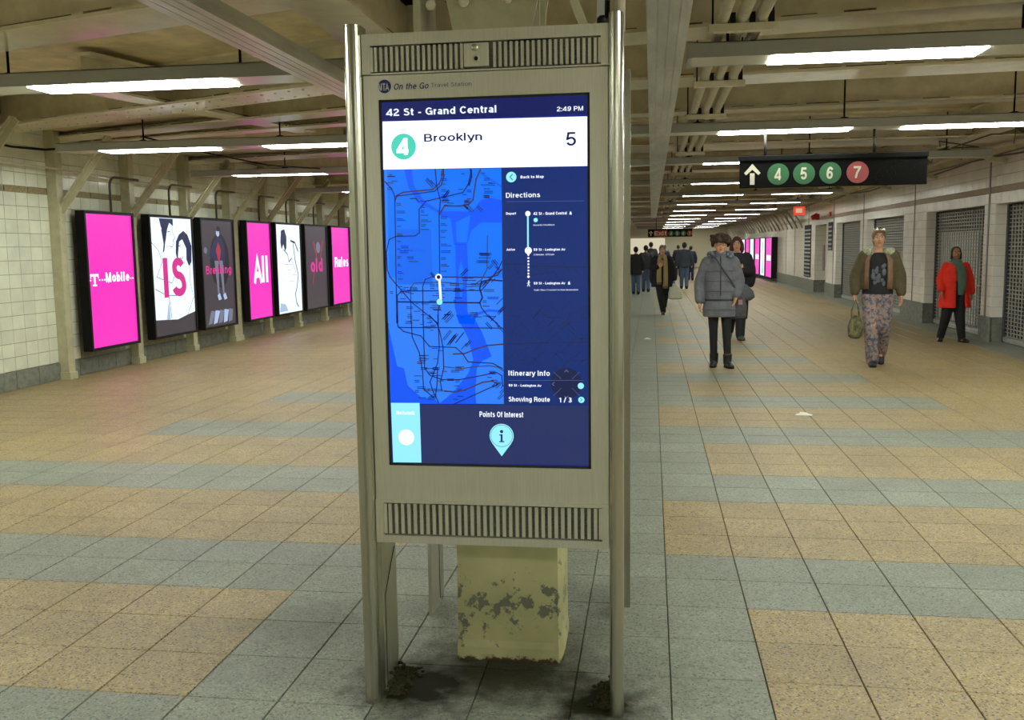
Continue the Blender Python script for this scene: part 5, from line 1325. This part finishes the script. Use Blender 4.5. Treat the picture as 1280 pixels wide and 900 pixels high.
MB().tube([c+V((-.07, -.05, .105)), c+V((0, -.082, .104)), c+V((.07, -.05, .105))], .004, 6).build('frame', G_WHITE, sg)
cb = thing('handbag', 'camouflage cloth handbag hanging from the hand of the person in the olive jacket', 'bag', (2.462, 12.04, .34))
CAMO = mat('camouflage_cloth', S(48, 50, 40), .8, col2=S(128, 124, 84), nscale=18)
mb = MB(); mb.loft([(0, 0, .0, .05, .05), (.0, 0, .03, .085, .07), (0, 0, .14, .095, .07), (0, 0, .24, .065, .04), (0, 0, .28, .03, .02)], 16); remesh(mb.build('bag_body', CAMO, cb), .010)
MB().tube([(-.045, 0, .22), (-.05, .0, .34), (-.005, 0, .47), (.03, .0, .36), (.045, 0, .22)], .010, 8).build('handle', CAMO, cb)

# ---- person in red coat
pE = dict(aL=((-.250, .03, 1.12), (-.235, -.12, .93), (0, -.3, -1)), aR=((.250, .05, 1.12), (.290, .06, .88), (.05, 0, -1)),
          lL=((-.13, -.02, .49), (-.20, .08, .08), -.2), lR=((.085, -.04, .49), (.135, -.06, .08), .5))
t, c = person('person in bright red coat and green scarf walking past the grille', (4.50, 15.08, 0), -.12, 1.41, pE, SKIN3)
trousers(t, pE, C_BLK, (.12, .09, .066)); shoes(t, pE, mat('black_leather', (.012, .012, .013, 1), .3), .03)
REDC = mat('red_wool', S(212, 34, 8), .8, noise=.12, nscale=16)
mb = MB(); zs = [(.62, .285, .20), (.75, .265, .19), (.95, .235, .17), (1.15, .225, .162), (1.3, .215, .15), (1.38, .175, .12), (1.44, .10, .09)]
vs, fs = shell(-PI*2+.72+.0, -.02-.0, zs, .03); mb.add(vs, fs); sleeves(mb, pE, (.078, .076, .066), .03); rc = remesh(mb.build('coat', REDC, t), .011, 3)
for z in (1.25, 1.08, .92): MB().ball((-.035, -.170, z), .014, 8, sc=(1, .4, 1)).build('button', mat('dark_red_button', S(120, 20, 10), .4), rc)
mb = MB(); mb.loft([(-.0, -.11, 1.42, .09, .02), (.05, -.135, 1.36, .085, .035), (.085, -.15, 1.2, .080, .03), (.085, -.158, 1.0, .070, .028), (.075, -.15, .85, .045, .022)], 14); mb.loft([(0, -.01, 1.39, .11, .105), (0, -.01, 1.45, .105, .10), (0, 0, 1.50, .075, .08)], 16)
GRN = mat('grey_green_scarf', S(74, 98, 86), .85, noise=.15, nscale=20); remesh(mb.build('scarf', GRN, t), .011, 3)
mb = MB(); mb.loft([(.02, 0, .80, .165, .12), (.02, -.02, .98, .160, .12), (0, 0, 1.1, .15, .11)], 16); mb.build('sweater', C_BLK, t)
mb = MB(); mb.ball(c+V((0, .036, .030)), .106, 16, sc=(.86, .92, 1.02)); mb.tube([c+V((0, .06, .0)), c+V((0, .06, -.10))], [.082, .080], 14)
for q in (-1, 1): mb.tube([c+V((q*.060, -.02, .07)), c+V((q*.076, .0, .0)), c+V((q*.072, .01, -.10))], [.018, .020, .026], 10)
remesh(mb.build('headscarf', mat('dark_green_headscarf', S(30, 38, 36), .85), t), .011, 2)

# ---- person with plaid scarf
pC = dict(aL=((-.27, .04, 1.14), (-.10, -.17, 1.17), (.7, -.2, .5), dict(n=(0, .9, 0), curl=.6)), aR=((.255, .02, 1.10), (.30, -.03, .86), (.02, -.03, -1), dict(curl=1.2)),
          lL=((-.055, -.12, .50), (.02, -.10, .08), 0), lR=((.08, .04, .50), (.055, .30, .18), 0, .6))
t, c = person('person with grey hair, dark coat and long tan plaid scarf', (.235, 21.1, 0), 0, 1.50, pC, SKIN2)
trousers(t, pC, C_BLK, (.11, .082, .062)); shoes(t, pC, mat('brown_shoe', S(60, 52, 48), .5))
mb = MB(); vs, fs = shell(.42, 2*PI-.42, [(.68, .28, .19), (.85, .25, .175), (1.05, .235, .165), (1.3, .215, .15), (1.38, .17, .12), (1.44, .10, .09)], .03); mb.add(vs, fs); sleeves(mb, pC, (.10, .098, .070), .03)
mb.ball((-.24, .02, .95), .11, 12, sc=(.8, 1, 1.9)); remesh(mb.build('coat', mat('midnight_wool', S(18, 18, 28), .85), t), .013, 3)
MB().loft([(0, -.01, .9, .16, .12), (0, -.01, 1.2, .15, .12), (0, 0, 1.4, .10, .09)], 16).build('sweater', mat('dark_blue_knit', S(28, 30, 52), .85), t)
def plaid():
    m = bpy.data.materials.new('tan_plaid'); m.use_nodes = True; N = m.node_tree.nodes; L = m.node_tree.links; b = N['Principled BSDF']
    tc = N.new('ShaderNodeTexCoord'); k = N.new('ShaderNodeTexChecker'); k.inputs['Scale'].default_value = 34; k.inputs[1].default_value = S(172, 152, 104); k.inputs[2].default_value = S(140, 122, 84)
    L.new(tc.outputs['Object'], k.inputs[0]); L.new(k.outputs[0], b.inputs['Base Color']); b.inputs['Roughness'].default_value = .9; return m
PLD = plaid()
mb = MB()
for q, zb_ in ((-1, .80), (1, .70)):
    mb.loft([(q*.075, -.185, zb_, .062, .012), (q*.080, -.185, zb_+.15, .058, .016), (q*.078, -.175, 1.15, .055, .018), (q*.07, -.135, 1.36, .05, .022), (q*.05, -.08, 1.43, .05, .03)], 12)
    for f_ in range(6): mb.bar((q*.075-.05+.02*f_, -.185, zb_-.05), (q*.075-.05+.02*f_, -.185, zb_+.01), .008, .008, up=(0, 1, 0))
mb.loft([(0, 0, 1.38, .115, .105), (0, 0, 1.44, .11, .10), (0, 0, 1.48, .08, .08)], 16); mb.build('scarf', PLD, t)
hair(t, c, mat('grey_hair', S(120, 116, 112), .7, noise=.2, nscale=60), 0)
wb = thing('plastic_bag', 'white plastic carrier bag held by the person with the plaid scarf', 'bag', (.515, 21.05, .33))
mb = MB(); mb.loft([(0, 0, .0, .12, .06), (0, 0, .02, .155, .09), (0, 0, .16, .15, .09), (0, 0, .28, .09, .05), (-.02, 0, .36, .035, .02)], 16); remesh(mb.build('bag_body', mat('white_plastic', S(205, 205, 185), .4, noise=.08, nscale=30), wb), .014, 2)
MB().tube([(-.03, 0, .34), (-.035, 0, .40)], .014, 8).build('handle', mat('blue_print', S(60, 130, 200), .5), wb)

# ---- distant people (seen from behind)
def far(label, loc, H, coat, legs, hr, hem=.82, stride=.12, w=1.0):
    po = dict(aL=((-.25*w, .02, 1.12), (-.25*w, -.04, .88), (0, 0, -1)), aR=((.25*w, .02, 1.12), (.25*w, -.02, .88), (0, 0, -1)),
              lL=((-.085, -.02, .49), (-.09, stride, .08), 0), lR=((.085, -.06, .49), (.09, -stride, .08), 0))
    t, c = person(label, loc, PI, H, po, SKIN2, FARG, detail=False)
    trousers(t, po, legs, (.11, .08, .07), vox=.02); shoes(t, po, C_BLK)
    mb = MB(); mb.loft([(0, 0, hem, .205*w, .15), (0, 0, 1.0, .20*w, .15), (0, 0, 1.2, .215*w, .155), (0, 0, 1.34, .205*w, .145), (0, 0, 1.42, .12, .10), (0, 0, 1.46, .08, .08)], 16); sleeves(mb, po, (.095, .08, .062), .02)
    remesh(mb.build('coat', coat, t), .018, 2)
    mb = MB(); mb.ball(c+V((0, .015, .03)), .108, 12, sc=(.85, .98, 1.05)); mb.build('hair', hr, t)
NV = mat('navy_jacket', S(34, 42, 72), .8); JN = mat('denim', S(70, 86, 112), .8); DG = mat('dark_grey_jacket', S(52, 56, 60), .8); HB = mat('dark_hair', S(30, 24, 22), .7)
far('distant person in dark grey jacket and jeans nearest the kiosk edge', (-.18, 31.5, 0), 1.50, DG, JN, HB, .85)
far('distant person in black coat half hidden by the kiosk pole', (-.48, 30.0, 0), 1.46, C_BLKC, JN, HB, .7)
far('distant person in grey jacket left of the plaid scarf', (-.02, 38.0, 0), 1.62, DG, C_BLK, HB, .85)
far('distant person in navy coat just left of the plaid scarf', (.55, 42.0, 0), 1.50, NV, C_BLK, HB, .8)
far('tall distant person in dark jacket right of the plaid scarf', (1.12, 33.5, 0), 1.58, mat('slate_jacket', S(44, 50, 62), .8), JN, HB, .80, w=1.1)
far('distant person in navy jacket walking away between the two groups', (1.66, 41.5, 0), 1.46, NV, NV, mat('dark_hair', S(30, 24, 22), .7), .85)
far('small distant person in black coat farthest down the passage', (1.28, 47.0, 0), 1.5, C_BLKC, C_BLK, HB, .7)
flush_remesh()

#ENDPEOPLE#
